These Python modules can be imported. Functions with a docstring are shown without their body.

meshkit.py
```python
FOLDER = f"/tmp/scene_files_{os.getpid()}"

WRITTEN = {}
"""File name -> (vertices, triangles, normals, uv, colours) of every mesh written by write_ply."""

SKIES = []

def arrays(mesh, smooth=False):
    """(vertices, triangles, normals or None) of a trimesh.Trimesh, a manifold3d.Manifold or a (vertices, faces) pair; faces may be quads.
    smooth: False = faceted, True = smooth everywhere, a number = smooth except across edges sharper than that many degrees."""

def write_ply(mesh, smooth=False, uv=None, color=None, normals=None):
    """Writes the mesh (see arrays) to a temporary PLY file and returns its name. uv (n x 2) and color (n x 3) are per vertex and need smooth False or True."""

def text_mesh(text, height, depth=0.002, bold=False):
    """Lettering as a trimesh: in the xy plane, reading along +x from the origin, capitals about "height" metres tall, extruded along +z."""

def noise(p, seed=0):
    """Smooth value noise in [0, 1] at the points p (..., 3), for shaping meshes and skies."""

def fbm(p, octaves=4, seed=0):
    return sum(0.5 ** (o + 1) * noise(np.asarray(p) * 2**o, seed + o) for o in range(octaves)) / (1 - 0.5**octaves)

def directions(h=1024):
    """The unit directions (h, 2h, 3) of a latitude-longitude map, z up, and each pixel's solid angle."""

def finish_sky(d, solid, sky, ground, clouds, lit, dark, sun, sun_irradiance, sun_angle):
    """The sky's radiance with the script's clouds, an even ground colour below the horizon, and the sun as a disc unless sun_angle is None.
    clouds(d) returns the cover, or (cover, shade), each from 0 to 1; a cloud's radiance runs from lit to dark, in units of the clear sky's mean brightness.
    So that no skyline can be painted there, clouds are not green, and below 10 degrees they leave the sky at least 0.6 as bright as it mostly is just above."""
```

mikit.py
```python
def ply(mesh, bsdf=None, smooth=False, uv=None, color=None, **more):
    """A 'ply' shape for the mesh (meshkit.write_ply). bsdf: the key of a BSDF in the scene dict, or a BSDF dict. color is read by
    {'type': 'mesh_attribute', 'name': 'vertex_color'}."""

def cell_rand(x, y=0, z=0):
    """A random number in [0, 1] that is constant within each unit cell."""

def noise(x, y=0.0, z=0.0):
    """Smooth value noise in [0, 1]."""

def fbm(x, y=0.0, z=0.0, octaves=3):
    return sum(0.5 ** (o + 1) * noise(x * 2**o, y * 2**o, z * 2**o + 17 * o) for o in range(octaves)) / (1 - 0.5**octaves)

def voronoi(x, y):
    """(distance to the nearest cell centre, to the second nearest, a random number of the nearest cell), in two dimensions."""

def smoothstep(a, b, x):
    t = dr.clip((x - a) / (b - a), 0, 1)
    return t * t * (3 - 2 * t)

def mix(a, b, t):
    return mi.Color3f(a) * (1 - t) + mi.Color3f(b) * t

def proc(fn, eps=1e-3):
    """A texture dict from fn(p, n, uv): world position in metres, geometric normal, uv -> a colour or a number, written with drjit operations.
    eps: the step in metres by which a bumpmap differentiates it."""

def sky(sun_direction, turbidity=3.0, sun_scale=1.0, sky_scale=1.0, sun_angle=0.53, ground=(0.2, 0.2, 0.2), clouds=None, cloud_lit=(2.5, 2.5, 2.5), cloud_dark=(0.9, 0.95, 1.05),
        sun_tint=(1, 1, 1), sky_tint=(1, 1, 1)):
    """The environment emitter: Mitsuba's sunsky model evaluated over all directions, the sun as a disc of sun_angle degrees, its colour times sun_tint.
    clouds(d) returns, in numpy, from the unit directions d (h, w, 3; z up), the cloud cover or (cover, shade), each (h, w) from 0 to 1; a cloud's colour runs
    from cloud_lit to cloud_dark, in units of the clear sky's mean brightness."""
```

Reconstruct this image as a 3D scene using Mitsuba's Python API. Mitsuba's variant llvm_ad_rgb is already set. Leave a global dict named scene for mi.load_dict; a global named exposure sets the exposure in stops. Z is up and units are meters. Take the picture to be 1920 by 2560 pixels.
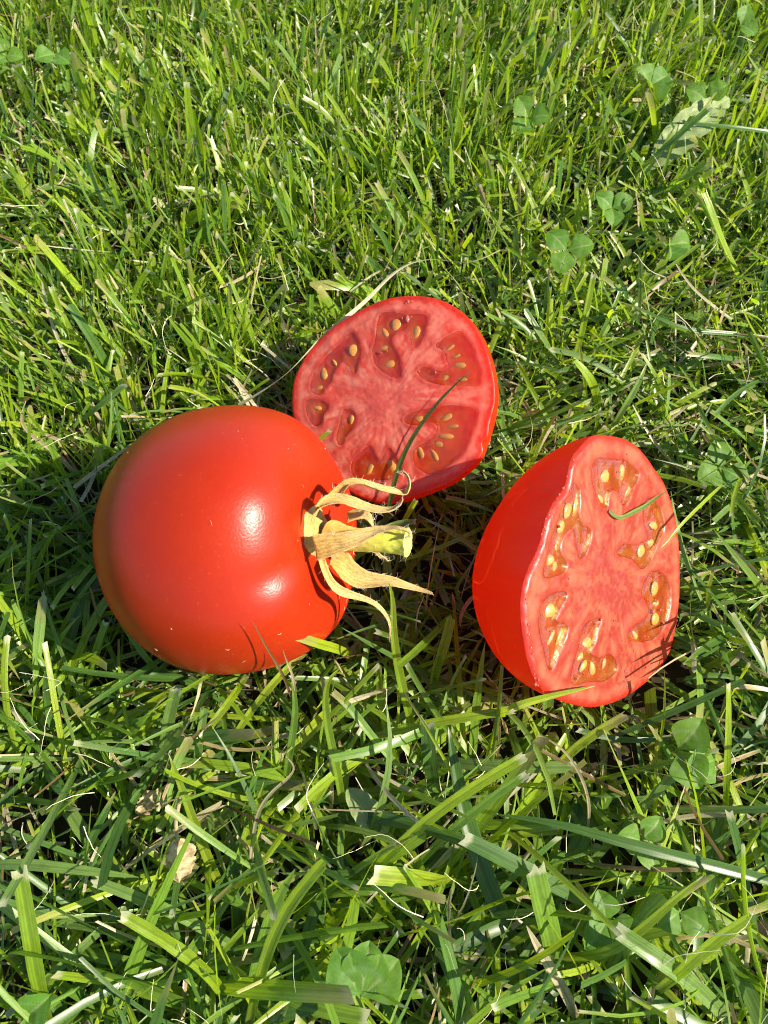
"""Three pieces of tomato on a mown lawn: a whole one with its dried calyx and two cut halves, in low sun from the right."""
import math
import numpy as np
import drjit as dr
import mitsuba as mi
import shapely
from shapely.geometry import Polygon, Point
from scipy.interpolate import CubicSpline
from scipy.spatial import Delaunay
import meshkit, mikit
from mikit import cell_rand, smoothstep

T = mi.ScalarTransform4f
scene, labels = {}, {}

# ------------------------------------------------------------------ camera, sky, exposure
CAM = np.array((0.00000,-0.08920,0.20376))
FWD = np.array((0.00000,0.46947,-0.88295))
UP = np.array((0.00000,0.88295,0.46947))
RIGHT = np.array([1.0, 0, 0])
scene['camera'] = {'type': 'thinlens', 'fov': 68.0, 'fov_axis': 'y', 'near_clip': 0.01, 'far_clip': 200.0,
                   'aperture_radius': 0.00035, 'focus_distance': 0.185,
                   'to_world': T().look_at(origin=CAM.tolist(), target=(CAM + FWD).tolist(), up=UP.tolist())}
SUN = -FWD * 0.65 + RIGHT * 0.755 + UP * 0.12
SUN = SUN / np.linalg.norm(SUN)
scene['sky'] = mikit.sky(SUN.tolist(), turbidity=3, sky_scale=0.8, ground=(0.06, 0.09, 0.03), sun_tint=(0.97, 1.05, 1.24))
exposure = 3.0

# ------------------------------------------------------------------ helpers
def unit(v):
    v = np.asarray(v, float)
    return v / np.maximum(np.linalg.norm(v, axis=-1, keepdims=True), 1e-12)

def key_for(name):
    if name not in scene and name not in labels: return name
    k = 1
    while f'{name}_{k:03d}' in scene or f'{name}_{k:03d}' in labels: k += 1
    return f'{name}_{k:03d}'

def thing(name, label, category, group=None):
    k = key_for(name)
    labels[k] = {'label': label, 'category': category}
    if group: labels[k]['group'] = group
    return k

def part(holder, name, shape, label=None):
    k = key_for(f'{holder}__{name}')
    scene[k] = shape
    if label: labels[k] = {'label': label}
    return k

def spline(pts, n):
    p = np.asarray(pts, float)
    t = np.concatenate([[0], np.cumsum(np.linalg.norm(np.diff(p, axis=0), axis=1) ** 0.7 + 1e-9)])
    t /= t[-1]
    s = np.linspace(0, 1, n)
    if len(p) == 2: return p[0] + (p[1] - p[0]) * s[:, None]
    return CubicSpline(t, p, bc_type='natural')(s)

def grid_faces(nu, nv, wrap=False):
    i, j = np.meshgrid(np.arange(nu - 1), np.arange(nv if wrap else nv - 1), indexing='ij')
    a, b = i * nv + j, i * nv + (j + 1) % nv
    q = np.stack([a, b, b + nv, a + nv], -1).reshape(-1, 4)
    return np.vstack([q[:, [0, 1, 2]], q[:, [0, 2, 3]]])

def tube(pts, radii, n=8, caps=True):
    p = np.asarray(pts, float)
    t = unit(np.gradient(p, axis=0))
    ref = np.array([0.3, 0.5, 0.8]) if abs(t[0] @ unit([0.3, 0.5, 0.8])) < 0.9 else np.array([1.0, 0, 0])
    a = unit(np.cross(t, ref)); b = np.cross(t, a)
    ang = np.arange(n) * 2 * math.pi / n
    r = np.broadcast_to(radii, len(p))[:, None, None]
    v = p[:, None] + r * (np.cos(ang)[None, :, None] * a[:, None] + np.sin(ang)[None, :, None] * b[:, None])
    v, f = v.reshape(-1, 3), grid_faces(len(p), n, True)
    if caps:
        v = np.vstack([v, p[:1], p[-1:]])
        k = np.arange(n)
        f = np.vstack([f, np.stack([(k + 1) % n, k, k * 0 + len(v) - 2], 1)[:, ::-1], np.stack([k + (len(p) - 1) * n, (k + 1) % n + (len(p) - 1) * n, k * 0 + len(v) - 1], 1)])
    return v, f

def join(parts):
    vs, fs, n = [], [], 0
    for v, f in parts:
        vs.append(v); fs.append(np.asarray(f) + n); n += len(v)
    return np.vstack(vs), np.vstack(fs)

# ------------------------------------------------------------------ materials
def leaf_bsdf(name, fn_front, fn_through, rough=0.42, spec=0.5, weight=0.45):
    scene[name] = {'type': 'blendbsdf', 'weight': weight,
                   'a': {'type': 'twosided', 'x': {'type': 'principled', 'base_color': mikit.proc(fn_front), 'roughness': rough, 'specular': spec}},
                   'b': {'type': 'principledthin', 'base_color': mikit.proc(fn_through), 'roughness': 0.6, 'diff_trans': 2.0, 'spec_trans': 0.0}}

C3 = lambda r, g, b: mi.Color3f(r, g, b)
def lerp(a, b, t): return a * (1 - t) + b * t

def blade_color(uv, through):
    # uv.x = 4 * blade number + position across; uv.y = 4 * kind + position along
    n = dr.floor(uv.x * 0.25 + 0.02); a = uv.x - 4 * n
    kind = dr.floor(uv.y * 0.25 + 0.02); v = uv.y - 4 * kind
    r1, r2, r3 = cell_rand(n, 1, 3), cell_rand(n, 5, 2), cell_rand(n, 2, 9)
    green = lerp(lerp(C3(0.185, 0.292, 0.017), C3(0.125, 0.250, 0.033), r1), C3(0.27, 0.36, 0.022), smoothstep(0.55, 1.0, r2))
    if through: green = lerp(C3(0.46, 0.62, 0.013), C3(0.33, 0.53, 0.02), r1)
    straw = lerp(C3(0.42, 0.34, 0.15), C3(0.55, 0.51, 0.34), r1)
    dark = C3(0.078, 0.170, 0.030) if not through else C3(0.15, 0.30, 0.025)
    bright = C3(0.23, 0.345, 0.016) if not through else C3(0.42, 0.60, 0.016)
    pale = C3(0.17, 0.29, 0.062) if not through else C3(0.3, 0.45, 0.08)
    brown = lerp(C3(0.14, 0.085, 0.035), C3(0.24, 0.17, 0.07), r1)
    c = green
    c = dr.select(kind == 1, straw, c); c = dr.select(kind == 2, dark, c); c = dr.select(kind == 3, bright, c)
    c = dr.select(kind == 4, pale, c); c = dr.select(kind == 5, brown, c)
    mott = mikit.fbm(v * 14 + n * 3.1, a * 2.5 + n * 0.7, 0.5, octaves=3)
    c = c * (0.72 + 0.56 * mott) * (0.8 + 0.4 * r3)
    rib = 0.5 + 0.5 * dr.cos(a * (2 * math.pi * 6))
    c = c * (0.86 + 0.24 * rib)
    mid = 1 - smoothstep(0.03, 0.09, dr.abs(a - 0.5))
    c = lerp(c, c * 0.72, mid)
    # torn, bleached cut end and pale sheath
    tip = smoothstep(0.945, 0.985, v + 0.06 * (mott - 0.5)) * smoothstep(0.42, 0.52, r2)
    c = lerp(c, C3(0.56, 0.54, 0.38), tip * 0.65)
    edge = smoothstep(0.75, 0.93, v + 0.25 * (mott - 0.5)) * smoothstep(0.70, 0.78, r3)
    c = lerp(c, C3(0.33, 0.29, 0.10), edge * 0.7)
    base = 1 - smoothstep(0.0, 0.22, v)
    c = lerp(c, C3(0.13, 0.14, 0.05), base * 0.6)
    return c

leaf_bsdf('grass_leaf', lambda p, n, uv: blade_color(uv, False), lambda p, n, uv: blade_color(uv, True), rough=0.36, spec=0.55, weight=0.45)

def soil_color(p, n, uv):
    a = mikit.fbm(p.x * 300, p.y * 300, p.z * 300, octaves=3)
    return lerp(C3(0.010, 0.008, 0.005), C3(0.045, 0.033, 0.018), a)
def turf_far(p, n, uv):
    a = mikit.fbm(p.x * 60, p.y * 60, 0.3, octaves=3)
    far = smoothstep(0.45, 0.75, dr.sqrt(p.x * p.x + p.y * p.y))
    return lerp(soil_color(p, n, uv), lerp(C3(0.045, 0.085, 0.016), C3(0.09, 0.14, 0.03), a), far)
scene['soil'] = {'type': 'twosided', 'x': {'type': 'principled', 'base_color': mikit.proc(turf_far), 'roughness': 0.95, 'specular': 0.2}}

def skin_color(p, n, uv):
    a = mikit.fbm(p.x * 90, p.y * 90, p.z * 90, octaves=3)
    fine = mikit.noise(p.x * 2600, p.y * 2600, p.z * 2600)
    fleck = smoothstep(0.86, 0.93, mikit.noise(p.x * 1500, p.y * 1500, p.z * 1500))
    c = lerp(C3(0.325, 0.017, 0.0033), C3(0.365, 0.026, 0.0048), a)
    c = c * (0.95 + 0.1 * fine)
    return lerp(c, C3(0.50, 0.09, 0.025), fleck * 0.35)
def skin_bump(p, n, uv):
    return mikit.noise(p.x * 2400, p.y * 2400, p.z * 2400) * 0.6 + mikit.noise(p.x * 5200, p.y * 5200, p.z * 5200) * 0.4
def skin_bsdf(name, weight, rough, gain=1.0, through=(0.80, 0.045, 0.008)):
    scene[name] = {'type': 'blendbsdf', 'weight': weight,
                   'a': {'type': 'twosided', 'x': {'type': 'bumpmap', 'scale': 0.00004, 'bump': mikit.proc(skin_bump, eps=6e-5),
                         'x': {'type': 'principled', 'base_color': mikit.proc(lambda p, n, uv: skin_color(p, n, uv) * gain), 'roughness': rough, 'specular': 0.34}}},
                   'b': {'type': 'principledthin', 'base_color': {'type': 'rgb', 'value': list(through)}, 'roughness': 0.5, 'diff_trans': 2.0}}
skin_bsdf('whole_skin', 0.15, 0.335)
skin_bsdf('half_skin', 0.52, 0.33, 2.0, (0.96, 0.075, 0.012))

VC = {'type': 'mesh_attribute', 'name': 'vertex_color'}
def flesh_bump(p, n, uv):
    return mikit.fbm(p.x * 900, p.y * 900, p.z * 900, octaves=3)
scene['flesh'] = {'type': 'blendbsdf', 'weight': 0.38,
                  'a': {'type': 'twosided', 'x': {'type': 'bumpmap', 'scale': 0.00009, 'bump': mikit.proc(flesh_bump, eps=1e-4),
                        'x': {'type': 'principled', 'base_color': VC, 'roughness': 0.40, 'specular': 0.42, 'clearcoat': 0.4, 'clearcoat_gloss': 0.93}}},
                  'b': {'type': 'principledthin', 'base_color': {'type': 'rgb', 'value': [0.93, 0.20, 0.08]}, 'roughness': 0.5, 'diff_trans': 2.0}}
scene['gel'] = {'type': 'thindielectric', 'int_ior': 1.38, 'specular_transmittance': {'type': 'rgb', 'value': [1.0, 0.87, 0.66]}}
def seed_color(p, n, uv):
    a = mikit.fbm(p.x * 700, p.y * 700, p.z * 700, octaves=2)
    return lerp(C3(0.42, 0.19, 0.045), C3(0.56, 0.36, 0.13), a)
scene['seed_coat'] = {'type': 'principled', 'base_color': mikit.proc(seed_color), 'roughness': 0.25, 'specular': 0.6, 'clearcoat': 0.5, 'clearcoat_gloss': 0.95}
scene['juice'] = {'type': 'principled', 'base_color': {'type': 'rgb', 'value': [0.42, 0.08, 0.05]}, 'roughness': 0.09, 'specular': 0.9}

def sepal_color(p, n, uv, through=False):
    a = mikit.fbm(uv.x * 9, uv.y * 26, 0.3, octaves=3)
    b = mikit.fbm(p.x * 3800, p.y * 3800, p.z * 3800, octaves=3)
    c = lerp(C3(0.58, 0.40, 0.10), C3(0.64, 0.52, 0.24), a)
    c = lerp(c, C3(0.66, 0.38, 0.06), smoothstep(0.5, 0.0, uv.y) * 0.55)
    spot = smoothstep(0.52, 0.72, b)
    c = lerp(c, C3(0.24, 0.14, 0.05), spot * 0.5)
    c = c * (0.82 + 0.3 * (0.5 + 0.5 * dr.cos(uv.x * 40 + a * 9)))
    c = lerp(c, C3(0.22, 0.13, 0.07), smoothstep(0.78, 1.0, uv.y) * 0.7)
    return c
leaf_bsdf('sepal_dry', lambda p, n, uv: sepal_color(p, n, uv), lambda p, n, uv: lerp(C3(0.5, 0.33, 0.08), sepal_color(p, n, uv), 0.4), rough=0.6, spec=0.3, weight=0.3)
def stem_color(p, n, uv):
    a = mikit.fbm(uv.x * 10, uv.y * 6, 0.3, octaves=3)
    b = mikit.noise(p.x * 2500, p.y * 2500, p.z * 2500)
    c = lerp(C3(0.66, 0.50, 0.11), C3(0.62, 0.62, 0.07), smoothstep(0.25, 0.85, uv.y))
    return c * (0.7 + 0.5 * a) * (0.85 + 0.3 * b)
scene['stem_green'] = {'type': 'principled', 'base_color': mikit.proc(stem_color), 'roughness': 0.55, 'specular': 0.35, 'sheen': 0.4}
scene['stem_cut'] = {'type': 'principled', 'base_color': {'type': 'rgb', 'value': [0.42, 0.44, 0.11]}, 'roughness': 0.5}
scene['hair_pale'] = {'type': 'twosided', 'x': {'type': 'principled', 'base_color': {'type': 'rgb', 'value': [0.62, 0.56, 0.38]}, 'roughness': 0.5}}

def clover_color(uv, through):
    # uv.x = 4 * leaflet number + 0.5 + across (-0.5..0.5); uv.y along 0..1
    n = dr.floor(uv.x * 0.25 + 0.02); a = uv.x - 4 * n - 0.5; v = uv.y
    r1 = cell_rand(n, 3, 1)
    c = lerp(C3(0.085, 0.215, 0.024), C3(0.125, 0.26, 0.03), r1) if not through else lerp(C3(0.30, 0.46, 0.02), C3(0.38, 0.52, 0.02), r1)
    chev = dr.abs(v - (0.62 - 0.35 * dr.abs(a) * 2))
    c = lerp(c, C3(0.20, 0.30, 0.13), (1 - smoothstep(0.03, 0.09, chev)) * (0.34 if not through else 0.05))
    vein = 0.5 + 0.5 * dr.cos((v - dr.abs(a) * 1.1) * 2 * math.pi * 9)
    c = c * (0.96 + 0.07 * vein)
    c = c * (0.8 + 0.4 * mikit.fbm(a * 9 + n * 7, v * 9, 0.2, octaves=3))
    return lerp(c, C3(0.22, 0.32, 0.10), 1 - smoothstep(0.02, 0.05, dr.abs(a)))
leaf_bsdf('clover_leaf', lambda p, n, uv: clover_color(uv, False), lambda p, n, uv: clover_color(uv, True), rough=0.55, spec=0.35, weight=0.45)
def dead_leaf(p, n, uv, pale=False):
    a = mikit.fbm(uv.x * 8, uv.y * 14, 0.7, octaves=4)
    vein = 0.5 + 0.5 * dr.cos((uv.y - dr.abs(uv.x - 0.5) * 0.8) * 2 * math.pi * 8)
    if pale: c = lerp(C3(0.19, 0.27, 0.08), C3(0.30, 0.37, 0.16), a) * (0.97 + 0.06 * vein)
    else: c = lerp(C3(0.26, 0.18, 0.08), C3(0.58, 0.47, 0.27), smoothstep(0.3, 0.65, a)) * (0.95 + 0.06 * vein)
    return lerp(c, c * 1.4, 1 - smoothstep(0.01, 0.04, dr.abs(uv.x - 0.5)))
leaf_bsdf('brown_leaf', lambda p, n, uv: dead_leaf(p, n, uv), lambda p, n, uv: dead_leaf(p, n, uv), rough=0.6, spec=0.3, weight=0.3)
leaf_bsdf('pale_leaf', lambda p, n, uv: dead_leaf(p, n, uv, True), lambda p, n, uv: dead_leaf(p, n, uv, True), rough=0.5, spec=0.4, weight=0.25)

# ------------------------------------------------------------------ ground
def make_ground():
    x = np.concatenate([[-30, -8, -2, -0.9], np.linspace(-0.5, 0.5, 161), [0.9, 2, 8, 30]])
    y = np.concatenate([[-30, -8, -2, -0.8], np.linspace(-0.4, 0.75, 181), [1.2, 2.5, 8, 30]])
    X, Y = np.meshgrid(x, y, indexing='ij')
    near = np.clip(1.5 - 2 * np.hypot(X, Y), 0, 1)
    p = np.stack([X, Y, X * 0], -1)
    Z = near * (0.006 * (meshkit.fbm(p * 60, 3, 5) - 0.5) + 0.003 * (meshkit.fbm(p * 250, 2, 8) - 0.5)) - 0.003
    v = np.stack([X, Y, Z], -1).reshape(-1, 3)
    f = grid_faces(len(x), len(y))
    return v, f
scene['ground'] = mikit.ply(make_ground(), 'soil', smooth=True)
labels['ground'] = {'label': 'dark soil under the mown lawn', 'category': 'ground', 'kind': 'structure'}

# ------------------------------------------------------------------ whole tomato
WC = np.array((-0.03927,-0.00657,0.03350))
CAL = unit(RIGHT * 0.90 - FWD * 0.42 + UP * 0.09)          # the axis towards the stem
E1 = unit(UP - CAL * (UP @ CAL)); E2 = np.cross(CAL, E1)
PROFILE = CubicSpline([0, 0.25, 0.44, 0.56, 0.82, 1.1, 1.4, 1.75, 2.1, 2.7, math.pi], np.array([25.3, 27.0, 30.3, 32.0, 34.0, 34.1, 33.2, 32.7, 31.8, 29.5, 29.0]) / 1000, bc_type='clamped')
def whole_radius(phi, th):
    """distance of the skin from the centre: phi from the stem axis, th round it (0 = towards E1)"""
    r = PROFILE(phi)
    lobes = np.cos(5 * th + 0.55) * 0.55 + np.cos(3 * th + 1.9) * 0.25
    r = r * (1 + 0.026 * lobes * np.exp(-((phi - 0.8) / 0.6) ** 2))
    groove = np.exp(-((th - GROOVE + math.pi) % (2 * math.pi) - math.pi) ** 2 / 0.035)
    r = r * (1 - 0.034 * groove * np.exp(-((phi - 0.75) / 0.42) ** 2))
    return r
GROOVE = math.atan2(unit(-FWD * 0.8 - UP * 0.33) @ E2, unit(-FWD * 0.8 - UP * 0.33) @ E1)
def whole_mesh(nphi=150, nth=260):
    phi = np.linspace(0.0, math.pi, nphi)[:, None]; th = np.linspace(0, 2 * math.pi, nth, endpoint=False)[None]
    r = whole_radius(phi, th)
    d = np.cos(phi)[..., None] * CAL + np.sin(phi)[..., None] * (np.cos(th)[..., None] * E1 + np.sin(th)[..., None] * E2)
    v = WC + r[..., None] * d
    return v.reshape(-1, 3), grid_faces(nphi, nth, True)
whole = thing('whole_tomato', 'whole ripe red tomato lying on its side with dried calyx and cut stem', 'tomato')
part(whole, 'skin', mikit.ply(whole_mesh(), 'whole_skin', smooth=True))

def ribbon(up_edge, low_edge, n=44, m=7, thick=0.0003, seed=0, curl=0.0, rough=0.00035):
    """a thin dried strip between two edges (mm), crumpled and of real thickness"""
    a, b = spline(up_edge, n) / 1000, spline(low_edge, n) / 1000
    s = np.linspace(0, 1, m)
    g = a[:, None] * (1 - s)[None, :, None] + b[:, None] * s[None, :, None]
    t = unit(np.gradient(g, axis=0)); w = unit(np.gradient(g, axis=1)); nn = unit(np.cross(t, w))
    nn = np.where((nn @ FWD)[..., None] > 0, -nn, nn)
    wid = np.linalg.norm(b - a, axis=1)[:, None]
    g = g + nn * (curl * wid * (4 * (s - 0.5) ** 2)[None])[..., None]
    g = g + nn * (((meshkit.fbm(g * 700, 3, seed) - 0.5) * 2 * rough * np.minimum(1, wid / 0.004)))[..., None]
    lo = g - nn * thick
    v = np.concatenate([g.reshape(-1, 3), lo.reshape(-1, 3)])
    f = grid_faces(n, m); k = n * m
    rim = [(i, i + 1) for i in range(m - 1)] + [((i + 1) * m - 1, (i + 2) * m - 1) for i in range(n - 1)] + [((n - 1) * m + i + 1, (n - 1) * m + i) for i in range(m - 1)] + [((i + 1) * m, i * m) for i in range(n - 1)]
    side = np.array([[p, q, q + k, p + k] for p, q in rim])
    f = np.vstack([f, f[:, ::-1] + k, side[:, [0, 2, 1]], side[:, [0, 3, 2]]])
    uv = np.stack(np.meshgrid(np.linspace(0, 1, n), s, indexing='ij')[::-1], -1).reshape(-1, 2)
    return v, f, np.vstack([uv, uv])

SEPALS = [
 # edge, edge (mm); traced strip by strip
 ([(-12.51,-4.73,53.17),(-10.19,-3.23,54.53),(-7.49,-1.99,55.19),(-5,-2.23,55.06),(-1.26,-2.89,54.14),(2.08,-3.44,53.29),(4.81,-3.82,52.52),(5.46,-2.92,53.56),(5.51,-1.61,54.83),(4.36,-0.32,55.51),(3.23,-0.15,55.03)],
  [(-9.12,-5.5,53.89),(-8.27,-4.19,55.15),(-6.92,-3.67,55.77),(-4.96,-3.79,55.7),(-1.25,-4.69,54.66),(2.06,-5.07,53.78),(5.3,-4.78,53.25),(6.06,-3.6,54.33),(5.91,-1.77,55.31),(4.56,-0.26,56.11),(2.9,-0.18,55.7)], 0.25),
 ([(-15.19,-9.02,55.19),(-13.69,-7.26,55.79),(-11.49,-6.1,55.61),(-9.05,-6.23,55.2),(-6.58,-6.86,54.86),(-3.3,-7.95,54.29),(-0.22,-8.68,54.12),(2.04,-8.64,54.49),(3.46,-7.98,55.4),(4.03,-6.99,55.93)],
  [(-15.77,-12.75,53.54),(-14.18,-10.26,55.78),(-11.74,-9.37,56.48),(-8.91,-9.37,56.48),(-6.49,-9.9,55.97),(-3.25,-10.52,55.41),(-0.21,-10.7,55.32),(2.22,-9.98,55.47),(3.65,-8.9,55.82),(4.18,-7.31,56.21)], 0.2),
 ([(-8.56,-6.21,47.28),(-5.98,-5.79,48.07),(-3.84,-6.3,48.37),(-2.87,-7.66,48.21),(-2.44,-9.39,47.86),(-2.34,-10.32,47.36)],
  [(-8.47,-9.2,47.96),(-5.93,-8.45,48.35),(-4.66,-8.45,48.35),(-3.59,-9.24,48.5),(-2.86,-10.08,48.06),(-2.54,-10.73,47.71)], 0.1),
 ([(-15.89,-14.64,52.31),(-12.81,-14.37,52.91),(-9.32,-14.46,53.54),(-5.27,-13.92,54.06),(-1.22,-13.44,54.54),(2.4,-13.93,55.64),(4.77,-14.83,56.29),(6.01,-15.88,55.73),(5.56,-16.67,55.54),(4.66,-16.59,55.81)],
  [(-14.86,-19.58,49.91),(-11.94,-19.37,51.16),(-8.86,-18.72,52.41),(-5.24,-17.48,53.3),(-1.62,-15.61,54.51),(1.99,-14.82,55.84),(4.37,-15.3,56.27),(5.52,-16.06,56.09),(5.25,-16.53,56.06),(4.55,-17.15,55.96)], 0.12),
 ([(-11.92,-14.94,43.77),(-9.34,-15.15,44.23),(-7.62,-17.04,43.79),(-5.07,-19.11,43.26),(-2.11,-20.23,43.22),(1.25,-20.9,43.44),(4.59,-22.01,43.41),(7.93,-23.03,42.87),(11.06,-24.14,42.28)],
  [(-12.57,-20.35,47.13),(-10.54,-22.24,45.55),(-8.29,-23.46,44.45),(-5.81,-24.11,43.88),(-2.08,-23.93,43.98),(1.23,-23.6,44.15),(4.14,-23.85,43.79),(7.68,-24.25,43.13),(11.16,-24.69,42.44)], 0.22),
 ([(-13.47,-18.33,50.12),(-12.67,-20.41,48.79),(-11.48,-22.52,46.99),(-9.89,-23.66,45.48),(-7.05,-24.55,43.87),(-3.75,-25.43,42.73),(-0.84,-26.9,41.38),(0.82,-28.75,39.83),(1.58,-30.58,38.18),(1.54,-32.11,36.91),(1.3,-33.28,35.83)],
  [(-14.76,-19.04,50.2),(-13.65,-22.19,48.3),(-12.27,-24.3,46.5),(-10.48,-25.63,44.89),(-7.45,-26.16,43.47),(-3.95,-26.68,42.52),(-1.47,-27.81,41.46),(0.3,-29.35,39.96),(1.12,-30.83,38.27),(1.25,-32.18,37.1),(1.17,-33.38,36.01)], 0.2),
 ([(-3.45,-13.15,42.46),(-2.19,-13.25,40.14),(-0.89,-13.79,38.72),(0.87,-13.67,37.65)],
  [(-3.01,-13.17,43.02),(-1.53,-13.08,40.8),(-0.67,-13.43,39.48),(1.08,-14.36,37.85)], 0.1),
]
hair_pts = []
for i, (ea, eb, cu) in enumerate(SEPALS):
    v, f, uv = ribbon(ea, eb, seed=11 + i, curl=cu)
    part(whole, 'sepal', mikit.ply((v, f), 'sepal_dry', smooth=True, uv=uv))
    m = 7; g = v[:44 * m].reshape(44, m, 3)
    for e in (0, m - 1): hair_pts.append(g[3:, e])
# the middle of the calyx, a shallow warped dish
def calyx_disc():
    c = spline([(-12.87,-12.84,52.82),(-11.1,-12.39,51.92),(-11.1,-12.39,51.92)], 2)[0] / 1000
    a = np.linspace(0, 2 * math.pi, 48, endpoint=False); rr = np.linspace(0, 1, 9)
    A, R = np.meshgrid(a, rr)
    base = WC + CAL * 0.0262
    rad = 0.0066 * R * (1 + 0.10 * np.cos(5 * A + 1))
    v = base + CAL * (0.0022 * (1 - R ** 2) - 0.0006)[..., None] + rad[..., None] * (np.cos(A)[..., None] * E1 + np.sin(A)[..., None] * E2)
    v = v + CAL * ((meshkit.fbm(v * 600, 3, 3) - 0.5) * 0.0012)[..., None]
    uv = np.stack([A / 6.283, 0.1 + 0.2 * R], -1)
    return v.reshape(-1, 3), grid_faces(9, 48, True), uv.reshape(-1, 2)
v, f, uv = calyx_disc()
part(whole, 'calyx_disc', mikit.ply((v, f), 'sepal_dry', smooth=True, uv=uv))
# stem: short stalk widening to the cut end
def stem_mesh():
    p = spline([(-12.45,-9.95,44.73),(-7.58,-12.91,47.12),(-2.29,-14.36,49.29),(1.84,-15.15,50.46),(5.19,-15.82,51.24)], 26) / 1000
    rad = np.interp(np.linspace(0, 1, 26), [0, 0.35, 0.7, 0.9, 1], [3.1, 2.7, 2.6, 2.85, 3.35]) / 1000
    v, f = tube(p, rad, 28, caps=False)
    d = unit(p[-1] - p[-4])
    q = v.reshape(26, 28, 3)
    v = v + (meshkit.fbm(v * 900, 3, 4) - 0.5)[:, None] * unit(v - np.repeat(p, 28, 0)) * 0.0005
    uv = np.stack(np.meshgrid(np.linspace(0, 1, 26), np.linspace(0, 1, 28), indexing='ij')[::-1], -1).reshape(-1, 2)
    return v, f, uv, p, d
v, f, uv, sp, sd = stem_mesh()
stem = part(whole, 'stem', mikit.ply((v, f), 'stem_green', smooth=True, uv=uv))
ring = v.reshape(26, 28, 3)[-1]
rr = np.array([1, 0.85, 0.6, 0.3, 0.02])
cv = (sp[-1] + (ring - sp[-1])[None] * rr[:, None, None] + sd * np.array([0, 0.0004, 0.0003, -0.0003, -0.0006])[:, None, None]).reshape(-1, 3)
cv = cv + sd * (meshkit.fbm(cv * 1200, 3, 9) - 0.5)[:, None] * 0.0006
part(stem, 'cut_end', mikit.ply((cv, grid_faces(5, 28, True)), 'stem_cut', smooth=True), 'pale green cut end of the stem')
hair_pts.append(v.reshape(26, 28, 3)[4:].reshape(-1, 3)[::3])
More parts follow.
